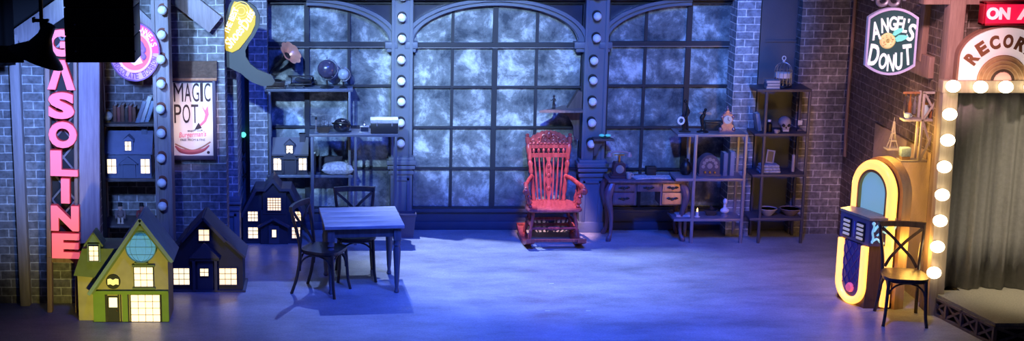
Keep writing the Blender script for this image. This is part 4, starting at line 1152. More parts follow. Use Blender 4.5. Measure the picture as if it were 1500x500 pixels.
# ------------------------------------------------------------------ writing desk
p = atz(940, 350)
r = thing('writing_desk', 'carved writing desk with cabriole legs and five drawers by the right window', 'desk', (X0(944, 300, -.4), -.50, 0)); 
DK_ = wood('desk_wood', (.085, .055, .075), (.17, .11, .14), .38)
DK2 = wood('desk_drawer_jukebox_lit', (.55, .24, .08), (.75, .38, .15), .4)  # orange jukebox light put into the colour of the right-hand drawers
W = .385; H = .67
m = MB(); m.box(-W-.04, W+.04, -.05, .30, H-.022, H, .006); m.box(-W-.02, W+.02, -.035, .29, H-.035, H-.022, .004); m.build('desktop', DK_, r)
m = MB(); m.box(-W, W, .0, .28, H-.13, H-.036); m.box(-W, -W+.27, .0, .28, H-.28, H-.13); m.box(W-.24, W, .0, .28, H-.28, H-.13); m.build('case', DK_, r, smooth=0)
def drawer(x0, x1, z0, z1, mt):
    m = MB(); m.box(x0, x1, -.018, .0, z0, z1, .005); m.box(x0+.015, x1-.015, -.024, -.017, z0+.013, z1-.013, .003); d = m.build('drawer', mt, r)
    xm, zm = (x0+x1)/2, (z0+z1)/2; m = MB()
    m.tube(smoothpts([(xm-.06, -.03, zm+.006), (xm-.03, -.032, zm+.014), (xm, -.034, zm-.012), (xm+.03, -.032, zm+.014), (xm+.06, -.03, zm+.006)]), .007, 6); m.sphere((xm-.035, -.03, zm+.005), .013, (1.3, .5, 1)); m.sphere((xm+.035, -.03, zm+.005), .013, (1.3, .5, 1)); m.sphere((xm, -.03, zm), .014, (1, .5, 1.2))
    m.build('drawer_handle', BLACK, d)
drawer(-W+.02, -W+.25, H-.125, H-.042, DK_); drawer(-W+.02, -W+.25, H-.265, H-.14, DK_)
drawer(-W+.28, W-.26, H-.125, H-.042, DK_)
drawer(W-.22, W-.01, H-.125, H-.042, DK2); drawer(W-.22, W-.01, H-.265, H-.14, DK2)
for sx in (-1, 1):
    for y in (.0, .26):
        m = MB(); f = -1 if y == 0 else 1; x = sx*W
        m.tube(smoothpts([(x*.97, y, H-.04), (x*1.06, y+f*.03, H-.12), (x*1.08, y+f*.04, H-.2), (x*1.0, y+f*.02, H-.34), (x*.96, y, H-.46), (x*.98, y+f*.01, .08), (x*1.03, y+f*.03, .03), (x*1.05, y+f*.035, 0)], 4),
               [.04, .042, .045, .047, .048, .047, .045, .043, .040, .037, .034, .031, .028, .026, .024, .022, .021, .02, .019, .018, .018, .02, .024, .027, .028, .028, .027, .026, .025], 10)
        m.build('leg', DK_, r)
def deskpt(px, dy): return onz(px, -.50+dy, H)
r, k = ithing('telephone', 'dark antique telephone with horizontal handset on the left of the desk', 'telephone', 906, -.36, H)
m = MB(k); m.prism([(-13, 0), (13, 0), (11, 5), (9, 6), (8, 20), (6, 22), (-6, 22), (-8, 20), (-9, 6), (-11, 5)], -8, 9); m.box(-14, 14, -11, 10, 0, 3, .8); m.build('body', mat('phone_brown', (.07, .035, .045), .35), r, smooth=30)
m = MB(k); m.lathe([(6, 0), (6, 1.2), (4, 1.8), (0, 1.8)], (0, -8, 13), 20, Matrix.Rotation(PI/2, 4, 'X')); m.build('dial', STEEL, r)
m = MB(k); m.cyl((0, 0, 22), (0, 0, 33), 1.6, seg=10); m.box(-7, 7, -2, 2, 31.5, 33, .4); m.build('cradle', BRASS, r)
m = MB(k); m.tube(smoothpts([(-14, 0, 34), (-8, 0, 37), (8, 0, 37), (14, 0, 34)]), 1.5, 10); m.lathe([(2, 0), (4, -4), (4.3, -6), (0, -6)], (-14.5, 0, 36), 14); m.lathe([(2, 0), (4, -4), (4.3, -6), (0, -6)], (14.5, 0, 36), 14); m.build('handset', mat('phone_bone', (.30, .22, .25), .4), r)
r, k = ithing('mug', 'small pale mug beside the antique telephone', 'mug', 921, -.44, H)
m = MB(k); m.lathe([(3, 0), (3.6, 1), (3.8, 9), (3.2, 9), (3, 1.5), (0, 1.5)]); m.build('body', MUTED, r)
m = MB(k); m.tube(arcpts(3.6, 5, 2.6, -PI/2, PI/2, 10), .7, 6); m.build('handle', MUTED, r)
r, k = ithing('ink_box', 'small square dark box at the back of the desk', 'box', 953, -.28, H)
m = MB(k); m.box(-7, 7, -5, 7, 0, 10, .6); m.build('body', BLACKM, r)
m = MB(k); m.box(-7.6, 7.6, -5.6, 7.6, 10, 13, .8); m.build('lid', BLACKM, r)
for i, (dx, dy, rz, lb) in enumerate([(948, -.46, .25, 'pale open newspaper lying on the left of the desk centre'), (966, -.45, -.12, 'pale papers spread on the right of the desk centre')]):
    r, k = ithing('newspaper', lb, 'paper', dx, dy, H, 'papers on the writing desk', rz)
    m = MB(k); vs = m.box(-17, 17, 0, 24, 0, .7); m.box(-15, 16, 1.5, 23, .7, 1.2, rot=(0, 0, .06)); m.build('sheet', mat('newsprint', (.45, .47, .5), .8, var=.8, vs=50), r, smooth=0)

# ------------------------------------------------------------------ metal rack right
PEWTER = mat('violet_steel', (.30, .28, .33), .4, .5, var=.15)
YD = -.62
rack('metal_rack', 'pale metal rack with three shelves right of the writing desk', 'shelf', 990, 1091, [197, 262, 321], YD, .34, PEWTER, [1017, 1090], 262, r0=.016)
ZD = [at(1040, y, YD).z for y in (197, 262, 321)]
r, k = ithing('ring_statuette', 'slim black statuette holding a white ring at the left of the rack top', 'figurine', 1003, YD+.14, ZD[0])
m = MB(k); m.lathe([(9, 0), (9, 1.2), (6, 2.5), (3, 3)], sy=.8); m.build('base', DWOOD, r)
m = MB(k); m.tube(smoothpts([(-2, 0, 2.5), (-2.5, 0, 9), (-1, 0, 16), (1, 0, 22), (2.5, 0, 30), (2, 0, 37), (0, 0, 42)]), [1.6]*6+[1.8]*6+[2.2]*6+[2.4]*6+[2.2]*6+[1.5]*6+[1], 8); m.tube(smoothpts([(4, 0, 2.5), (3.6, 0, 9), (2.4, 0, 16), (1.5, 0, 22)]), 1.5, 8); m.sphere((-1, 0, 45), 2.6)
m.tube(smoothpts([(2, 0, 36), (5, -1, 30), (2, -3, 24), (-5, -4, 19)]), 1.2, 8); m.build('figure', BLACK, r)
m = MB(k); m.tube([(-7+4.2*math.cos(a), -4, 17+4.8*math.sin(a)) for a in [2*PI*i/24 for i in range(24)]], 1.5, 8, True); m.build('ring', WHITE, r)
r, k = ithing('bird_statuette', 'black statuette with spread wings at the middle of the rack top', 'figurine', 1029, YD+.12, ZD[0])
m = MB(k); m.lathe([(9, 0), (8, 1.5), (3, 3), (2.2, 5)], sy=.8); m.build('base', BLACK, r)
m = MB(k); m.tube(smoothpts([(0, 0, 4), (-1, 0, 12), (-2, 0, 20), (1, 0, 27), (2, 0, 31)]), [1.8]*6+[2.4]*6+[3.2]*6+[2.2]*6+[1.4], 10); m.sphere((2.5, -1, 33), 2.3); m.cyl((2.5, -3, 33), (2.8, -6.5, 32.4), .8, .2, 8); m.build('body', BLACK, r)
m = MB(k); m.prism([(1, 27), (-4, 30), (-7, 28), (-3, 26)], -1, 1); m.prism([(2, 28), (8, 30), (13, 26), (6, 25.5)], -1, 1); m.build('wing', STEEL, r, smooth=0)
r, k = ithing('cigar_box', 'low dark box behind the black bird statuette', 'box', 1044, YD+.24, ZD[0])
m = MB(k); m.box(-12, 12, -5, 8, 0, 10, .5); m.build('body', DWOOD, r)
m = MB(k); m.box(-12.6, 12.6, -5.6, 8.6, 10, 13.5, .6); m.build('lid', DWOOD, r)
r, k = ithing('mantel_clock', 'ornate pink silver mantel clock at the right of the rack top', 'clock', 1064, YD+.16, ZD[0])
CK = mat('clock_pewter', (.42, .28, .34), .35, .6, var=.5, vs=60)
m = MB(k); m.prism([(-11, 0), (11, 0), (11, 3), (8, 5), (9, 9), (6, 12), (8, 20), (7, 25), (3, 28), (2, 31), (0, 32), (-2, 31), (-3, 28), (-7, 25), (-8, 20), (-6, 12), (-9, 9), (-8, 5), (-11, 3)], -4, 4)
for sx in (-1, 1):
    m.sphere((sx*9.5, -3, 4), 3); m.sphere((sx*8, -3, 22), 2.6); m.sphere((sx*4, -3, 28), 2.2)
m.sphere((0, -1, 33), 2); m.lathe([(1.4, 33), (1.8, 35), (.6, 37), (0, 38)]); m.build('case', CK, r)
m = MB(k); m.lathe([(6, 0), (6.2, 1.4), (5, 1.6), (0, 1.4)], (0, -4, 18), 24, Matrix.Rotation(PI/2, 4, 'X')); d = m.build('dial', CREAM, r)
m = MB(k); m.bar((0, -6, 18), (0, -6, 22), .7, .4); m.bar((0, -6, 18), (2.6, -6, 16.5), .7, .4); m.build('hand', BLACK, d, smooth=0)
# second shelf
r, k = ithing('cathedral_radio', 'round topped antique radio on the middle shelf of the pale rack', 'radio', 1039, YD+.12, ZD[1])
m = MB(k); prof = [(-15, 0), (15, 0), (15, 14)]+[(15*math.cos(a), 14+17*math.sin(a)) for a in [PI*i/16 for i in range(1, 16)]]+[(-15, 14)]; m.prism(prof, 0, 18); m.box(-16.5, 16.5, -1.5, 19, 0, 2.5, .4); m.build('case', mat('radio_wood', (.10, .08, .11), .4), r, smooth=30)
m = MB(k)
for i in range(7):
    a = PI*(i)/6; m.lathe([(2.6, 0), (2.6, .8), (0, 1)], (9.6*math.cos(a), 0, 14+10.5*math.sin(a)), 10, Matrix.Rotation(PI/2, 4, 'X'))
m.lathe([(4, 0), (4, .8), (0, 1)], (0, 0, 15), 14, Matrix.Rotation(PI/2, 4, 'X')); m.build('grille_rosette', PEWTER, r)
m = MB(k)
for x in (-7, 0, 7): m.lathe([(1.7, 0), (1.5, 2), (0, 2.2)], (x, 0, 6), 10, Matrix.Rotation(PI/2, 4, 'X'))
m.build('knob', BRASS, r)
for i, (x, hg, c, lb) in enumerate([(1062, 33, 4, 'grey tall book upright right of the antique radio, left of the pair'), (1072, 35, 4, 'grey tall book upright right of the antique radio, right of the pair')]):
    p, k = onz(x, YD+.14, ZD[1]); b = book(x, 250, YD+.14, 6.5, hg, 20, [BK[3], BK[4]][i], 0, lb, 'tall books on the pale rack'); b.location = p
r, k = ithing('vase', 'dark squat jar at the left end of the middle rack shelf', 'jar', 1004, YD+.2, ZD[1])
m = MB(k); m.lathe([(5, 0), (7, 3), (8.5, 10), (6.5, 17), (3.5, 20), (4.2, 23), (3.6, 23), (3, 20.5), (0, 20)]); m.build('body', BLACK, r)
# third shelf
r, k = ithing('white_book', 'pale thin book lying at the left of the bottom rack shelf', 'book', 1003, YD+.10, ZD[2])
m = MB(k); m.box(-13, 13, -2, 16, 0, .6, .2); m.box(-13, 13, -2, 16, 2.4, 3, .2); m.build('cover', MUTED, r)
m = MB(k); m.box(-12.4, 12.4, -1.6, 15.5, .6, 2.4); m.build('pages', PAPER, r, smooth=0)
r, k = ithing('candle', 'small lit candle beside the pale book on the bottom rack shelf', 'candle', 1021, YD+.08, ZD[2])
m = MB(k); m.lathe([(4, 0), (4.4, 1), (2.2, 1.6), (2.2, 8), (0, 8.2)]); m.build('holder', CREAM, r)
m = MB(k); m.lathe([(0, 8), (1.2, 9.6), (.9, 11.5), (0, 14)], seg=10); m.build('flame', mat('flame', (1, .6, .2), .4, emit=(1, .55, .15), es=5), r)
r, k = ithing('toy_boat', 'dark small boat ornament in the middle of the bottom rack shelf', 'ornament', 1040, YD+.16, ZD[2])
m = MB(k); m.prism([(-9, 8), (-6, 2), (7, 2), (11, 9), (8, 7)], -3, 3); m.box(-5, 6, -3, 3, 0, 2); m.build('hull', IRON, r, smooth=0)
m = MB(k); m.cyl((0, 0, 7), (0, 0, 15), .7, seg=6); m.prism([(.8, 8), (6, 9), (.8, 15)], -.3, .3); m.build('mast', IRON, r)
r, k = ithing('white_bust', 'white bust ornament at the right of the bottom rack shelf', 'bust', 1061, YD+.12, ZD[2])
m = MB(k); m.lathe([(6, 0), (6, 2), (3, 4), (3.4, 6)]); m.build('plinth', PEWTER, r)
m = MB(k); m.tube(smoothpts([(0, 0, 5), (0, 0, 10), (0, 0, 14), (0, 0, 17)]), [4, 5, 6, 6.4, 6.5, 6.4, 6, 5, 4, 3, 2.4, 2.2, 2.1, 2.1, 2.2, 2.3, 2.4, 2.5, 2.5], 12, flat=.7); m.sphere((0, -.5, 21.5), 3.9, (.85, 1, 1.2)); m.cyl((0, -4, 21.5), (0, -5.2, 20.6), .8, .5, 8); m.build('figure', WHITE, r)

# ------------------------------------------------------------------ dark rack in the corner
YE = -.62
DRK = mat('corner_steel', (.10, .095, .12), .5, .4)
rack('corner_rack', 'dark open metal rack in the right corner holding the birdcage', 'shelf', 1104, 1183, [131, 196, 256, 320], YE, .36, DRK, [1119, 1182], 220)
ZE = [at(1144, y, YE).z for y in (131, 196, 256, 320)]
r, k = ithing('birdcage', 'domed pale birdcage on the top of the dark corner rack', 'birdcage', 1146, YE+.16, ZE[0])
m = MB(k); m.lathe([(13, 0), (13.5, 1), (13, 3), (0, 3)]); m.build('base', IRON, r)
m = MB(k)
for i in range(14):
    a = 2*PI*i/14; q = [(12.3*math.cos(a), 12.3*math.sin(a), 3), (12.3*math.cos(a), 12.3*math.sin(a), 24)]+[(12.3*math.cos(t)*math.cos(a), 12.3*math.cos(t)*math.sin(a), 24+12*math.sin(t)) for t in (.35, .7, 1.05, 1.4)]
    m.tube(q, .38, 5)
for z in (12, 24): m.tube([(12.3*math.cos(a), 12.3*math.sin(a), z) for a in [2*PI*i/24 for i in range(24)]], .5, 5, True)
m.build('bars', STEEL, r)
m = MB(k); m.lathe([(11.6, 14), (11.6, 21), (11.2, 21), (11.2, 14), (11.6, 14)], seg=24); m.build('cloth_band', WHITE, r)
m = MB(k); m.lathe([(1.6, 36), (2, 38), (.8, 39)]); m.tube([(2.6*math.cos(a), 0, 42+3*math.sin(a)) for a in [2*PI*i/16 for i in range(16)]], .7, 6, True); m.build('ring', WHITE, r)
for i in range(3):
    p, k = onz(1131, YE+.06, ZE[0])
    r = thing('book', ['bottom', 'middle', 'top'][i]+' pale book of the lying stack left of the birdcage', 'book', p+Vector((0, 0, i*4.2*k[2])), [0, .08, -.05][i], 'books stacked by the birdcage'); 
    m = MB(k); m.box(-10, 10, -6, 8, 0, .7, .2); m.box(-10, 10, -6, 8, 3.4, 4.1, .2); m.box(-10, -9.3, -6, 8, 0, 4, .2); m.build('cover', [BK[4], BK[3], BK[4]][i], r)
    m = MB(k); m.box(-9.3, 9.6, -5.6, 7.6, .7, 3.4); m.build('pages', PAPER, r, smooth=0)
r, k = ithing('skull', 'pale human skull on the second shelf of the corner rack', 'skull', 1149, YE+.12, ZE[1])
m = MB(k); m.sphere((0, 2, 13), 9.5, (.95, 1.15, .95), 20, 14); m.box(-5, 5, -8, 0, 1, 8, 1.5); m.box(-6.5, 6.5, -7, 2, 6, 10, 1.5); m.build('cranium', MUTED, r)
m = MB(k)
for x in (-3.6, 3.6): m.sphere((x, -7.4, 10.5), 2.5, (1, .6, 1))
m.prism([(-1.2, 6), (1.2, 6), (0, 9)], -8.9, -7.5); m.build('socket', BLACKM, r)
m = MB(k)
for i in range(6): m.box(-4.2+i*1.4, -3+i*1.4, -8.5, -7.6, 1.2, 3.4, .2)
m.build('tooth', WHITE, r)
r, k = ithing('leaning_book', 'pale book leaning at the left end of the second corner shelf', 'book', 1113, YE+.14, ZE[1]); r.rotation_euler = (0, -.2, 0); r.location.z += .6*k[2]
m = MB(k); m.box(-3, 3, -2, -1.2, 0, 26, .2); m.box(-3, -2.4, -2, 14, 0, 26); m.box(2.4, 3, -2, 14, 0, 26); m.build('cover', BK[4], r)
m = MB(k); m.box(-2.4, 2.4, -1.2, 13.5, .4, 25.4); m.build('pages', PAPER, r, smooth=0)
r, k = ithing('small_jar', 'tiny white capped dark jar left of the skull', 'jar', 1126, YE+.1, ZE[1])
m = MB(k); m.lathe([(4, 0), (4.6, 2), (4.4, 12), (2, 14), (1.8, 15)]); m.build('body', BLACK, r)
m = MB(k); m.lathe([(2.4, 15), (2.4, 18), (0, 18.4)]); m.build('lid', WHITE, r)
r, k = ithing('white_cup', 'small white cup below the skull front on the corner rack', 'cup', 1137, YE+.03, ZE[1])
m = MB(k); m.lathe([(2.6, 0), (4, 5), (3.5, 5), (2.3, .8), (0, .8)]); m.build('body', MUTED, r)
m = MB(k); m.tube(arcpts(3.4, 3, 1.6, -PI/2, PI/2, 8), .5, 6); m.build('handle', MUTED, r)
r, k = ithing('white_card', 'small white card block standing at the right of the skull', 'box', 1171, YE+.14, ZE[1])
m = MB(k); m.box(-4, 4, -3, 4, 0, 3, .4); m.cyl((0, 0, 3), (0, 0, 9), .8); m.build('stand', DRK, r)
m = MB(k); m.box(-3.4, 3.4, -1, .5, 9, 16, .4); m.build('card', PAPER, r)
# lower shelves
r, k = ithing('folded_cloth', 'pile of pale patterned folded cloths on the third corner shelf', 'cloth', 1127, YE+.1, ZE[2])
for i in range(3):
    m = MB(k); m.box(-16+i, 15-i, -6, 14, i*4, i*4+3.8, 1.6, seg=3); m.build('fold', mat('pale_pattern', (.40, .43, .48), .8, var=.8, vs=40), r)
r2, k2 = ithing('picture_frame', 'small picture frame leaning on the folded cloths', 'picture frame', 1126, YE+.16, ZE[2]); r2.location.z += 12*k[2]; r2.rotation_euler = (-.15, .15, 0)
m = MB(k2)
for (a, b, c, d) in ((-6, -4, 0, 19), (4, 6, 0, 19), (-4, 4, 0, 2), (-4, 4, 17, 19)): m.box(a, b, -1, 1, c, d, .2)
m.build('frame', MUTED, r2)
m = MB(k2); m.box(-4, 4, -.3, .8, 2, 17); m.build('picture', mat('picture_dark', (.08, .06, .07), .4), r2, smooth=0)
r, k = ithing('candle', 'tall white unlit candle on the third corner shelf', 'candle', 1161, YE+.1, ZE[2])
m = MB(k); m.lathe([(4, 0), (4.2, 1), (2.6, 1.6)]); m.build('holder', DRK, r)
m = MB(k); m.lathe([(2.4, 1.5), (2.3, 26), (.4, 26.4), (.3, 28), (0, 28)]); m.build('stick', MUTED, r)
for i, (x, w, lb, c) in enumerate([(1124, 13, 'wide pale bowl on the bottom shelf of the corner rack', MUTED), (1157, 15, 'wide brown bowl at the right of the bottom corner shelf', mat('bowl_brown', (.22, .16, .14), .5))]):
    r, k = ithing('bowl', lb, 'bowl', x, YE+.14, ZE[3])
    m = MB(k); m.lathe([(w*.45, 0), (w*.5, 1), (w*.8, 5), (w, 10), (w*.94, 10), (w*.7, 5), (w*.4, 2), (0, 1.6)], seg=24); m.build('body', c, r)
    m = MB(k); m.lathe([(w*1.0, 9.2), (w*1.05, 9.8), (w*1.02, 10.6), (w*.95, 10.2), (w*1.0, 9.2)], seg=24); m.build('rim', c, r)

# ------------------------------------------------------------------ donut sign
YN = -2.65
r, k = hthing('donut_shop_sign', 'dark teal hanging sign reading angels donut with a ring cake', 'sign', 1306, 61, YN)
r.rotation_euler = (0, 0, math.radians(-4)); r.scale = (.96, 1, .99)
def barrel(w, s_, a):
    top = [(-w+2*w*i/16, s_+a*(1-(-1+2*i/16)**2)) for i in range(17)]
    return top+[(w-2*w*i/16, -s_-a*(1-(1-2*i/16)**2)) for i in range(17)]
m = MB(k); m.prism(barrel(36, 35, 13.5), 0, 7); m.build('board', mat('sign_teal', (.015, .075, .085), .5), r, smooth=0)
o1, o2 = barrel(37.5, 36, 14), barrel(34.5, 33.5, 13)
m = MB(k); m.strip(o1, o2, -2, 8, True); m.build('rim', mat('lilac_rim', (.50, .48, .72), .45, emit=(.5, .5, 1), es=.14), r, smooth=30)
LT = mat('white_neon_letters', (.85, .87, .9), .5, emit=(.85, .9, 1), es=.50)
m = MB(k)
for ch, x, z, w, h, ro in (('A', -25, 16, 13, 27, .18), ('N', -12, 24, 11, 22, .1), ('G', -.5, 27, 11, 21, .0), ('E', 9.5, 26.5, 8, 22, -.06), ('L', 18, 24, 8, 21, -.12), ("'", 23, 31, 2.5, 6, -.1), ('S', 28, 14, 11, 26, -.2)):
    m.text(ch, x, z, w, h, -2, 2, .025, rot=ro)
for ch, x, z, w, h, ro in (('D', -25, -20, 15, 32, -.12), ('O', -11, -29, 12, 24, -.08), ('N', 1, -31.5, 11, 25, 0), ('U', 12.5, -29, 11, 26, .06), ('T', 25, -19, 13, 31, .14)):
    m.text(ch, x, z, w, h, -2, 2, .025, rot=ro)
m.build('lettering', LT, r, smooth=0)
m = MB(k); R = Matrix.Rotation(PI/2, 4, 'X'); m.lathe([(3.2, 0), (3.2, 2), (6, 3.4), (10, 3), (12, 0), (3.2, 0)], (-6, 0, 1), 28, R); d = m.build('ring_cake', mat('cake_cream', (.75, .62, .30), .5, emit=(1, .75, .3), es=.25), r)
m = MB(k)
for i in range(18):
    a = random.uniform(0, 2*PI); q = random.uniform(5.5, 9.5); m.bar((-6+q*math.cos(a)-.8, -3.5, 1+q*math.sin(a)), (-6+q*math.cos(a)+.8, -3.5, 1+q*math.sin(a)+.5), .7, .7)
m.build('sprinkle', mat('sprinkle_brown', (.35, .2, .1), .5), d, smooth=0)
TEAL = mat('wing_teal', (.15, .62, .58), .5, emit=(.15, .8, .72), es=.40)
for pts in ([(0, 10), (3, 17), (9, 20), (15, 20), (14, 15), (9, 12), (4, 9)], [(4, 5), (10, 10), (17, 10), (24, 9), (20, 4), (14, 1), (7, 0)]):
    m = MB(k); m.prism(pts, -3, 0); m.build('wing', TEAL, r, smooth=0)
r, k = hthing('scroll_bracket', 'wrought iron scroll bracket above the hanging donut sign', 'bracket', 1305, 10, YN+.06)
m = MB(k)
for sx, x0 in ((-1, -14), (1, 6)):
    q = [(x0+sx*(14*(1-i/40))*math.cos(i/40*PI*3.2), 2, 9+(13*(1-i/40))*math.sin(i/40*PI*3.2)) for i in range(34)]; m.tube(q, 3.0, 8)
m.tube([(-34, 2, 22), (40, 2, 22)], 2.5, 8); m.build('scroll', mat('scroll_iron', (.22, .22, .30), .4, .3), r)
m = MB(k)
for x in (-16, 16): m.cyl((x, 2, -3), (x, 2, 22), 1, seg=8)
m.build('hanger', IRON, r)
m = MB(k); m.tube([(40, 2, 22), (75, 30, 22)], 2.5, 8); m.build('arm', IRON, r)
# conduit on the wall
m = MB(); x = X0(1252, 180, -.25)
p1, p2 = side(1261, 118), side(1253, 245)
m.tube([(XR-.03, -.35, 2.6), (XR-.03, -.35, 1.3), (XR-.03, -.38, .9)], .018, 8)
o = m.build('wall_conduit', TIMBER_R, smooth=30); tag(o, 'thin pipe running down the brown wall under the donut sign', 'pipe')

# ------------------------------------------------------------------ small lattice shelf on the side wall
YW = -2.62
r, k = hthing('lattice_wall_shelf', 'pale wooden wall shelf with crossed lattice sides left of the marquee frame', 'shelf', 1348, 236, YW)
LP = wood('pale_lattice', (.34, .30, .28), (.5, .46, .43), .6)
for z in (0, 60):
    m = MB(k); m.box(-29, 24, -2, 18, z-2, z+1, .3); m.build('shelf', LP, r)
m = MB(k); m.box(-4, 24, -2, 2, 98, 101, .3); m.build('top_rail', LP, r)
for x in (-4, 21):
    m = MB(k); m.box(x, x+3.4, -2, 1.4, 0, 100, .3); m.box(x, x+3.4, 14, 18, 0, 100, .3); m.build('post', LP, r)
for (z0, z1) in ((1, 58), (61, 98)):
    m = MB(k); m.bar((-1, -1, z0), (22, -1, z1), 3, 1.6); m.bar((22, .6, z0), (-1, .6, z1), 3, 1.6); m.build('cross_brace', LP, r)
m = MB(k); m.box(-29, -4, 10, 12, 96, 99, .3); m.build('hook_rail', wood('orange_ledge', (0, 0, 0), (0, 0, 0)), r)
for i, x in enumerate((-25, -18, -11)):
    q, kk = K(1348, 236, YW)
    b = thing('hanging_bottle', ['left', 'middle', 'right'][i]+' small dark bottle hanging in the row on the lattice shelf', 'bottle', q+Vector((x*k[0], 10*k[1], 67*k[2])), 0, 'bottles hanging on the lattice shelf')
    m = MB(k); m.lathe([(2, 0), (2.6, 1), (2.6, 15), (1, 20), (1, 26), (0, 26)], seg=12); m.build('body', [mat('bottle_dark', (.06, .05, .06), .2), mat('bottle_orange', (.35, .14, .05), .3), mat('bottle_grey', (.2, .19, .2), .3)][i], b)
    m = MB(k); m.lathe([(1.3, 26), (1.3, 29), (0, 29)], seg=10); m.build('cap', BRASS, b)
q0, _ = K(1348, 236, YW)
r2 = thing('teacup', 'small pale blue cup on the upper board of the lattice shelf', 'cup', q0+Vector((-23*k[0], 3*k[1], 61*k[2])))
m = MB(k); m.lathe([(2.6, 0), (4.6, 3), (5, 8), (4.3, 8), (2.4, 1), (0, 1)]); m.build('body', mat('pale_blue', (.45, .62, .68), .4), r2)
m = MB(k); m.tube(arcpts(4.6, 4.6, 2, -PI/2, PI/2, 8), .6, 6); m.build('handle', mat('pale_blue', (0, 0, 0)), r2)
r2 = thing('tin_box', 'pale blue tin with tan base on the lower board of the lattice shelf', 'tin', q0+Vector((-21*k[0], 6*k[1], 1*k[2])))
m = MB(k); m.box(-6.5, 6.5, -5, 5, 0, 5, .5); m.build('base', mat('tan', (.4, .25, .12), .5), r2)
m = MB(k); m.box(-7.2, 7.2, -5.6, 5.6, 5, 18, 1); m.build('body', mat('pale_blue_tin', (.36, .52, .62), .4, var=.5, vs=50), r2)
for i, (x, z, c, lb) in enumerate([(4, 61, 'pale_blue', 'pale blue jar behind the crossed brace of the lattice shelf'), (15, 61, 'bottle_orange', 'reddish jar behind the crossed brace of the lattice shelf')]):
    b = thing('jar', lb, 'jar', q0+Vector((x*k[0], 8*k[1], z*k[2])))
    m = MB(k); m.lathe([(4, 0), (5, 2), (5, 15), (3.4, 18), (3.4, 20), (0, 20)]); m.build('body', MATS[c], b)
    m = MB(k); m.lathe([(3.8, 20), (3.8, 23), (0, 23.4)]); m.build('lid', BRASS, b)
r, k = hthing('tower_ornament', 'small lattice tower ornament on a little wall ledge', 'ornament', 1307, 216, -2.15)
m = MB(k)
for sx in (-1, 1):
    for sy in (-1, 1): m.tube(smoothpts([(sx*6, sy*6, 0), (sx*3.6, sy*3.6, 10), (sx*1.8, sy*1.8, 22), (sx*.6, sy*.6, 38)]), .8, 6)
m.build('leg', MUTED, r)
m = MB(k); m.box(-4.4, 4.4, -4.4, 4.4, 9, 11); m.box(-2.6, 2.6, -2.6, 2.6, 20, 22); m.cyl((0, 0, 36), (0, 0, 44), .5, .2, 6); m.build('platform', MUTED, r, smooth=0)
ex = (XR-r.location.x)/k[0]
tw = r.location.copy()
r = thing('wall_ledge', 'little dark ledge under the tower ornament on the side wall', 'ledge', tw)
m = MB(k); m.box(-10, ex, -8, 8, -3, -.1, .3); m.build('board', LP, r)
m = MB(k); m.prism([(ex, -3), (ex, -18), (4, -3)], -2, 2); m.build('bracket', LP, r, smooth=0)

# ------------------------------------------------------------------ jukebox
pj = atz(1270, 441)
r = thing('jukebox', 'arched jukebox glowing with yellow neon tubes at the right', 'jukebox', (pj.x, pj.y, 0), math.radians(-70))
r_juke = r
JB = wood('jukebox_brown', (.10, .05, .022), (.19, .10, .045), .45)
JP = mat('jukebox_purple', (.15, .10, .19), .35, var=.2)
RW = .245; ZS = 1.06
def archpts(rw, zs, z0, n=24, ez=1.0): return [(rw, z0)]+[(rw*math.cos(a), zs+rw*ez*math.sin(a)) for a in [PI*i/n for i in range(n+1)]]+[(-rw, z0)]
m = MB(); m.prism(archpts(.27, ZS, .0), .02, .17); m.build('cabinet', JB, r, smooth=30)
m = MB(); o_, i_ = archpts(.315, ZS, .0), archpts(.262, ZS, .0); m.strip(o_, i_, .05, .15); m.build('outer_rim', wood('rim_tan', (.32, .20, .10), (.48, .32, .18), .4), r, smooth=30)
m = MB(); q = [(x, -.012, z) for x, z in archpts(RW, ZS, .02)]; m.tube(q, .048, 14); m.build('arch_neon', NEON_Y, r)
m = MB(); m.prism(archpts(.185, ZS, .80), -.01, .02); m.build('window', mat('jukebox_window', (.35, .55, .60), .25, emit=(.35, .72, .80), es=.42), r, smooth=0)
m = MB(); o_, i_ = archpts(.205, ZS, .80), archpts(.18, ZS, .80); m.strip(o_, i_, -.04, .0); m.build('window_trim', BRASS, r, smooth=30)
bay = [(-.25, .02), (-.21, -.20), (.20, -.20), (.285, .02)]
m = MB(); m.prism([(a*.93, b*.93) for a, b in bay], .0, .60, 'xy'); m.build('lower_case', JB, r, smooth=0)
m = MB(); m.prism(bay, .60, .845, 'xy'); m.build('selector_case', JP, r, smooth=0)
m = MB(); m.prism([(a*1.04, b*1.04) for a, b in bay], .845, .868, 'xy'); m.build('top_shelf', wood('tan_top', (.42, .28, .15), (.58, .42, .25), .4), r, smooth=0)
for gx in (-.10, .09):
    m = MB(); m.box(gx-.055, gx+.055, -.210, -.199, .625, .80, .004); d = m.build('button_panel', BLACKM, r)
    for i in range(4):
        m = MB(); m.box(gx-.043, gx+.043, -.226, -.208, .638+i*.041, .664+i*.041, .008); m.build('selector_button', mat('selector_ivory', (.75, .7, .55), .4, emit=(1, .85, .5), es=.25), d)
m = MB(); m.box(-.012, .002, -.206, -.199, .64, .79, .002); m.build('title_strip', mat('strip_violet', (.35, .28, .55), .4), r)
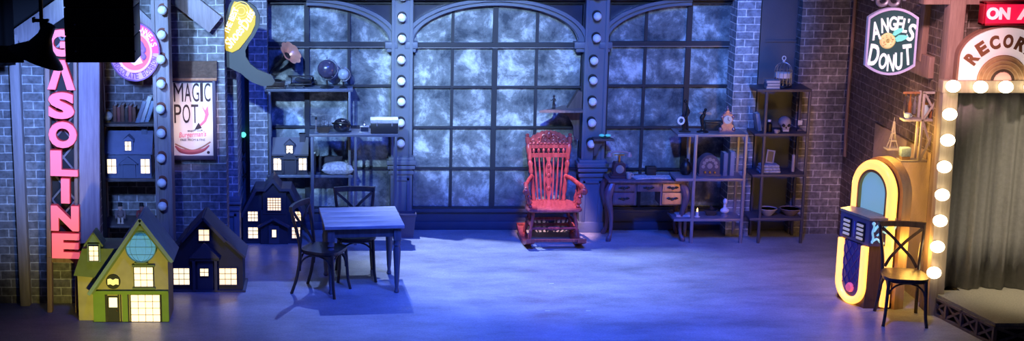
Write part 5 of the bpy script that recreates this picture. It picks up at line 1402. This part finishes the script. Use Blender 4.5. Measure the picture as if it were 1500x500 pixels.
# U shaped neon on the lower front with grille
GW_ = .165; zb = .20
u = [(-GW_, -.205, .59)]+[(GW_*math.cos(a), -.205, zb+GW_*math.sin(a)) for a in [PI+PI*i/20 for i in range(21)]]+[(GW_, -.205, .59)]
m = MB(); m.tube(u, .036, 12); m.build('front_neon', NEON_Y, r)
m = MB(); m.prism([(x, z) for x, _, z in u], -.198, -.185); g = m.build('grille', mat('grille_violet', (.13, .09, .24), .4, var=.3, vs=20), r, smooth=0)
m = MB()
for i in range(-3, 4):
    q = []
    for j in range(25):
        z = .12+.47*j/24; x = i*.042+.016*math.sin(j*PI/3+(i % 2)*PI)
        if abs(x) < GW_-.03 and (z > zb or x*x+(z-zb)**2 < (GW_-.03)**2): q.append((x, -.202, z))
    if len(q) > 2: m.tube(q, .004, 6)
m.build('grille_wire', mat('grille_wire', (.30, .22, .42), .3, .6), g)
m = MB(); m.lathe([(.045, 0), (.045, .012), (.036, .03), (0, .034)], (0, -.2, .155), 20, Matrix.Rotation(PI/2, 4, 'X')); m.build('coin_button', mat('pink_button', (.8, .12, .2), .4, emit=(1, .15, .28), es=.55), r)
# flourish on the angled side of the selector case
a = Vector((.20, -.20, 0)); b = Vector((.285, .02, 0)); dr = (b-a).normalized(); nrm = Vector((dr.y, -dr.x, 0))
def onside(t, z, o=.004): q = a+(b-a)*t+nrm*o; return (q.x, q.y, z)
TL = mat('flourish_teal', (.45, .75, .78), .4, emit=(.4, .85, .9), es=.5)
m = MB()
for ctrl, rad in (([(.12, .63), (.16, .68), (.12, .73), (.17, .78), (.14, .81)], .014), ([(.10, .64), (.3, .67), (.45, .64), (.6, .63)], .013), ([(.16, .74), (.35, .80), (.55, .78), (.72, .81), (.9, .77), (.97, .80)], .016), ([(.3, .70), (.5, .74), (.7, .72), (.85, .75)], .011)):
    m.tube(smoothpts([onside(t, z) for t, z in ctrl]), rad, 8, flat=.5)
m.sphere(onside(.15, .815), .016); m.build('flourish', TL, r)
m = MB(); m.prism([(-.26, 0), (.26, 0), (.26, .04), (-.26, .04)], .0, .40, 'xz') if False else m.box(-.275, .275, .0, .18, 0, .05, .006); m.build('plinth', BLACKM, r)

# ------------------------------------------------------------------ marquee frame, curtain, platform
YM = -3.08
p, k = K(1388, 428, YM); 
zpl = p.z
r = thing('marquee_frame', 'pale wooden marquee frame studded with glowing bulbs at the right', 'frame', (p.x, YM, 0)); r['k'] = k
MF = wood('marquee_wood', (.36, .27, .20), (.52, .42, .33), .55)
xt = at(1380, 270, YM).x; lean = .0
tops = at(1390, 117, YM); lows = at(1384, 135, YM)
m = MB(); m.bar((at(1372, 405, YM).x-p.x, 0, 0), (at(1391, 118, YM).x-p.x, 0, tops.z), .135, .09, bev=.005); m.build('post', MF, r)
m = MB(); m.box(at(1386, 126, YM).x-p.x-.05, 3.0, -.05, .05, lows.z, tops.z, .005); m.build('beam', MF, r)
bl = [(1395, 126), (1435, 127), (1472, 127), (1390, 167), (1387, 205), (1382, 244), (1379, 285), (1376, 323), (1372, 361), (1367, 399)]
bl += [(1472+37.5*i, 127) for i in range(1, 5)]
for (bx, by) in bl:
    q = at(bx, by, YM-.10); lx, lz = q.x-p.x, q.z
    m = MB(); m.lathe([(.035, 0), (.04, .012), (.03, .03), (.025, .05)], (lx, -.045, lz), 14, Matrix.Rotation(PI/2, 4, 'X')); s_ = m.build('socket', BRASS, r)
    m = MB(); m.sphere((lx, -.12, lz), .060, (1.05, 1, .9), 18, 12); m.build('bulb', BULB_LIT, s_)
# curtain
YC = -2.95
def curtain():
    m = MB(); xa, xb = at(1376, 300, YC).x, at(1376, 300, YC).x+2.4
    z0, z1 = .207, at(1440, 118, YC).z
    n = 240; V = []
    for i in range(n+1):
        t = i/n; x = xa+(xb-xa)*t
        y = .035*math.sin(x*26+1.3*math.sin(x*5))+.018*math.sin(x*61)
        V.append([m.bm.verts.new((x, YC+y*(.7+.3*w)+.0, z1+(z0-z1)*w)) for w in (0, .25, .5, .75, 1)])
    for a, b in zip(V, V[1:]):
        for j in range(4): m.bm.faces.new((a[j], a[j+1], b[j+1], b[j]))
    return m
o = curtain().build('stage_curtain', mat('grey_curtain', (.24, .235, .225), .9, var=.2, vs=30, bump=.3, bs=120), smooth=60)
so = o.modifiers.new('thickness', 'SOLIDIFY'); so.thickness = .008
tag(o, 'heavy grey curtain hanging in folds behind the marquee frame', 'curtain')
# platform
zt_ = .20
A = atz(1366, 428, zt_); B = atz(1458, 474, zt_); 
C2 = Vector((9.2, B.y+.03, zt_)); D2 = Vector((9.2, A.y, zt_))
r = thing('stage_platform', 'low carpeted stage platform with lattice sides at the right', 'platform', (0, 0, 0))
CARP = mat('platform_carpet', (.27, .25, .20), .95, var=.35, vs=60, bump=.6, bs=90)
m = MB(); m.prism([(A.x, A.y), (B.x, B.y), (C2.x, C2.y), (D2.x, D2.y+.5), (5.67, A.y+.5), (5.67, A.y+.05), (A.x, A.y+.05)], zt_-.03, zt_, 'xy'); m.build('deck', CARP, r, smooth=0)
m = MB(); i0 = .03
m.prism([(A.x+.04, A.y-.0), (B.x+.03, B.y+.05), (C2.x, C2.y+.05), (D2.x, D2.y+.5), (5.67, A.y+.5), (5.67, A.y+.05), (A.x+.04, A.y+.05)], 0, zt_-.03, 'xy'); m.build('base', BLACKM, r, smooth=0)
PLT = wood('platform_timber', (.10, .08, .085), (.19, .155, .15), .6)
def fascia(P, Q, n, name):
    m = MB(); P = Vector((P.x, P.y, 0)); Q = Vector((Q.x, Q.y, 0)); d = (Q-P).normalized(); nr = Vector((d.y, -d.x, 0))
    if nr.x > 0 and name == 'x': nr = -nr
    f = lambda t, z: P.lerp(Q, t)+Vector((0, 0, z))
    m.bar(f(0, .16), f(1, .16), .02, .03, up=nr); m.bar(f(0, .012), f(1, .012), .024, .03, up=nr)
    for i in range(n):
        m.bar(f(i/n, .02), f((i+1)/n, .16), .022, .014, up=nr); m.bar(f((i+1)/n, .02), f(i/n, .16), .022, .014, up=nr)
    for i in range(n+1): m.bar(f(i/n, 0), f(i/n, .17), .03, .03, up=nr)
    m.build('lattice_fascia', PLT, r, smooth=0)
fascia(A, B, 4, 'l'); fascia(B, C2, 9, 'f')

# records sign
p, k = K(1466, 118, YM)
r = thing('records_sign', 'arched cream records sign with half a vinyl disc above the marquee bulbs', 'sign', p); r['k'] = k
half = [(66, 0), (66, 34)]+[(66*math.cos(a)*1.0, 34+45*math.sin(a)) for a in [PI*i/30 for i in range(1, 30)]]+[(-66, 34), (-66, 0)]
m = MB(k); m.prism(half, -3, 6); m.build('board', mat('records_cream', (.80, .70, .70), .5, emit=(1, .80, .82), es=.42), r, smooth=0)
m = MB(k); m.strip([(x*1.03, z*1.02) for x, z in half], [(x*.985, z*.985) for x, z in half], -5, 8); m.build('rim', mat('records_rim', (.28, .14, .10), .5), r, smooth=30)
VR = mat('record_brown', (.50, .28, .15), .35, var=.6, vs=18)
m = MB(k); m.prism([(37*math.cos(a), 38*math.sin(a)) for a in [PI*i/32 for i in range(33)]], -5, -3); m.build('disc', VR, r, smooth=0)
m = MB(k)
for q in (36.5, 30, 24, 19): m.arc(0, 0, q, q-1, 0, PI, -5.8, -4.8, 32, 1)
m.build('groove', mat('groove_tan', (.62, .40, .25), .4), r, smooth=0)
m = MB(k); m.arc(0, 0, 17, 13, 0, PI, -6, -4.9, 24); m.build('label_ring', mat('dark_label', (.08, .035, .03), .5), r, smooth=0)
m = MB(k); m.prism([(13.5*math.cos(a), 14*math.sin(a)) for a in [PI*i/24 for i in range(25)]], -6, -4.8); m.build('label', mat('label_pink', (.85, .40, .36), .5, emit=(1, .40, .36), es=.35), r, smooth=0)
m = MB(k)
for i, ch in enumerate('RECORDS'):
    a = math.radians(86+(3-i)*19.8); R_ = 55
    m.text(ch, 57*math.cos(a), 57*math.sin(a)+1, 14.5, 20, -4.5, 1.6, .05, rot=(a-PI/2))
m.build('lettering', mat('records_brown', (.25, .10, .05), .45), r, smooth=0)
# on air sign
p, k = K(1437, 36, YM-.02)
r = thing('on_air_sign', 'red lit on air sign box above the records arch', 'sign', p); r['k'] = k
m = MB(k); m.box(0, 106, -6, 10, 0, 33, 2); m.build('box', mat('red_sign', (.75, .01, .05), .4, emit=(1, .012, .075), es=.85), r)
m = MB(k)
for (x0, x1, z0, z1) in ((0, 106, 0, 2), (0, 106, 31, 33), (0, 2, 0, 33), (104, 106, 0, 33)): m.box(x0-1, x1+1, -7.5, 10, z0-.6, z1+.6, .5)
m.build('frame', mat('red_frame', (.45, .01, .03), .4), r)
m = MB(k); m.text('ON', 21, 17, 34, 18, -8, 2, .045); m.text('AIR', 74, 17, 50, 18, -8, 2, .045); m.build('lettering', mat('on_air_letters', (1, .75, .78), .5, emit=(1, .52, .60), es=1.0), r, smooth=0)
m = MB(k); m.box(20, 28, 8, 22, -2, 6); m.box(78, 86, 8, 22, -2, 6); m.build('bracket', BLACK, r)

# ------------------------------------------------------------------ hanging stage gear close to the camera
YH = -6.5
r, k = hthing('loudspeaker_array', 'black hanging stack of loudspeaker cabinets at the upper left', 'loudspeaker', 147, 92, YH)
for i, (z0, z1) in enumerate(((0, 38), (39, 80), (81, 122), (123, 164))):
    m = MB(k); m.box(-51, 51, 0, 70, z0, z1, 1.5); c = m.build('cabinet', BLACK, r)
    m = MB(k); m.box(-47, 47, -1.5, 1, z0+3, z1-3, .8); m.build('grille', mat('speaker_grille', (.004, .004, .005), .7), c)
    m = MB(k)
    for x in (-35, 52):
        m.cyl((x, -2.5, z0+17), (x, 0, z0+17), 1.3, seg=10)
    m.build('rivet', STEEL, c)
m = MB(k); m.box(-30, -24, 30, 36, 164, 260); m.box(24, 30, 30, 36, 164, 260); m.build('rigging_bar', BLACK, r, smooth=0)
r, k = hthing('stage_lamp', 'black stage lamp silhouette hanging at the upper left corner', 'stage lamp', 62, 62, YH+.3)
R = Euler((0, math.radians(24), 0)).to_matrix().to_4x4()
m = MB(k); m.lathe([(5, 30), (10, 28), (11, 10), (19, -6), (40, -22), (43, -26), (40, -26), (18, -9), (0, -8)], (0, 0, 0), 28, R); m.build('body', BLACK, r)
m = MB(k); m.tube([(0, 0, 20), (0, 0, 150)], 3, 8); m.box(-11, 11, -5, 5, 30, 34, 1); m.box(-13, -9, -5, 5, 29, 37, 1); m.build('clamp', BLACK, r)
m = MB(k); v = m.box(-85, -28, -2, 2, -30, -5, .8); m.build('barn_door', BLACK, r)
r, k = hthing('hanging_drape', 'black masking drape at the upper left behind the stage lamp', 'drape', -20, 96, -3.4)
m = MB(k); n = 60; V = []
for i in range(n+1):
    x = -60+102*i/n; y = 3*math.sin(x*.35); V.append([m.bm.verts.new((x, y, z)) for z in (0, 200)])
for a, b in zip(V, V[1:]): m.bm.faces.new((a[0], a[1], b[1], b[0]))
o = m.build('cloth', mat('black_drape', (.003, .003, .004), .9, spec=.1), r, smooth=60); so = o.modifiers.new('thickness', 'SOLIDIFY'); so.thickness = .006

# tape marks on the stage floor
for (tx, ty, lb) in ((802, 456, 'left one of two short white tape marks at the front of the blue floor'), (862, 456, 'right one of two short white tape marks at the front of the blue floor'), (808, 416, 'small pale tape mark on the floor in front of the rocking chair')):
    q = atz(tx, ty); m = MB(); m.box(-.022, .022, -.009, .009, 0, .002); tag(m.build('tape_mark', PAPER, loc=q, smooth=0), lb, 'tape')

# ------------------------------------------------------------------ light
def spot(name, loc, tgt, e, col, ang, blend=.4, rad=.12):
    l = bpy.data.lights.new(name, 'SPOT'); l.energy = e; l.color = col; l.spot_size = math.radians(ang); l.spot_blend = blend; l.shadow_soft_size = rad
    o = bpy.data.objects.new(name, l); COL.objects.link(o); o.location = loc
    o.rotation_euler = (Vector(tgt)-Vector(loc)).to_track_quat('-Z', 'Y').to_euler(); return o
def area(name, loc, tgt, e, col, sx, sy):
    l = bpy.data.lights.new(name, 'AREA'); l.energy = e; l.color = col; l.shape = 'RECTANGLE'; l.size = sx; l.size_y = sy
    o = bpy.data.objects.new(name, l); COL.objects.link(o); o.location = loc
    o.rotation_euler = (Vector(tgt)-Vector(loc)).to_track_quat('-Z', 'Y').to_euler(); return o
def point(name, loc, e, col, rad=.05):
    l = bpy.data.lights.new(name, 'POINT'); l.energy = e; l.color = col; l.shadow_soft_size = rad
    o = bpy.data.objects.new(name, l); COL.objects.link(o); o.location = loc; return o
# blue wash over the whole stage
spot('blue_wash', (1.9, -8.0, 7.2), (1.7, -.7, .8), 4300, (.03, .105, 1.0), 50, 1.0, .4)
spot('blue_floor_light', (3.0, -5.8, 7), (2.6, -3.0, 0), 4300, (.03, .10, 1.0), 48, 1.0, .3)
spot('blue_floor_light_left', (-.6, -6.2, 7), (-.4, -2.7, 0), 1000, (.045, .09, 1.0), 40, 1.0, .3)
spot('window_light', (.6, -9.5, 6.2), (1.45, 0, 1.75), 8200, (.50, .75, 1.0), 15, .9)
spot('window_light_left', (-2.0, -9.0, 6.0), (-.2, -.2, 1.85), 5200, (.42, .66, 1.0), 18, .9)
spot('window_light_right', (2.2, -9.0, 6.0), (3.4, -.2, 1.9), 2400, (.32, .54, 1.0), 17, .9)
spot('back_light', (.1, .0, 5.0), (1.75, -1.2, 0), 2500, (.42, .56, 1.0), 44, .8, .03)
spot('back_light_left', (.1, 1.5, 5.2), (.15, -2.1, 0), 1200, (.20, .32, 1.0), 30, .7, .03)
spot('chair_special', (1.5, -2.7, 6.4), (2.25, -.52, .78), 4600, (1.0, .58, .68), 8.0, .5, .05)
spot('pillar_light', (-3.2, -6.5, 4.6), (-1.3, -1, 2.0), 3600, (.26, .50, 1.0), 20, .9)
spot('brick_light', (-2.0, -5.8, 3.0), (-2.75, -2.2, 1.6), 1200, (.19, .36, 1.0), 44, 1.0)
spot('right_pillar_light', (3.0, -6, 5.5), (4.3, -.3, 2.4), 1800, (.12, .28, 1.0), 14, .9)
pg = atz(182, 492); spot('house_footlight', (pg.x-.10, pg.y-.85, .06), (pg.x-.03, -3.2, .45), 50, (.95, .80, .16), 85, .8, .04)
pp = at(283, 180, Y2); spot('poster_light', (pp.x+.9, -5.2, 4.6), (pp.x, Y2, pp.z), 1500, (1.0, .76, .62), 7.5, .6)
spot('booth_light', (6.2, -5.4, 4.6), (6.5, -3.0, .6), 1100, (1.0, .84, .60), 30, .9)
spot('desk_jukebox_fill', (4.5, -2.9, 1.3), (3.52, -.55, .54), 110, (1.0, .50, .12), 9, .7, .05)  # added spot, stands in for jukebox light spilling onto the right drawers
pd = at(1390, 60, -2.9); spot('booth_pink', (4.2, -6.0, 4.2), (pd.x-.15, -2.8, pd.z), 1100, (1.0, .54, .60), 24, .9)
for (lx, ly, lz, e) in ((0, .14, 1.60, 14), (-.5, .12, 1.0, 16), (.44, .14, .6, 9)):
    v = r_juke.matrix_basis @ Vector((lx, ly, lz)); point('jukebox_glow_fill', v, e, (1.0, .56, .10), .12)  # unseen points added beside the tubes to spread the neon glow over the wall

w = bpy.data.worlds.new('world'); scene.world = w; w.use_nodes = True
w.node_tree.nodes['Background'].inputs[0].default_value = (.10, .14, .5, 1)
w.node_tree.nodes['Background'].inputs[1].default_value = .035
scene.view_settings.view_transform = 'Standard'
try: scene.view_settings.look = 'None'
except Exception: pass
scene.view_settings.exposure = 0; scene.view_settings.gamma = 1; scene.view_settings.use_curve_mapping = False
for o in bpy.data.objects:
    if 'k' in o: del o['k']
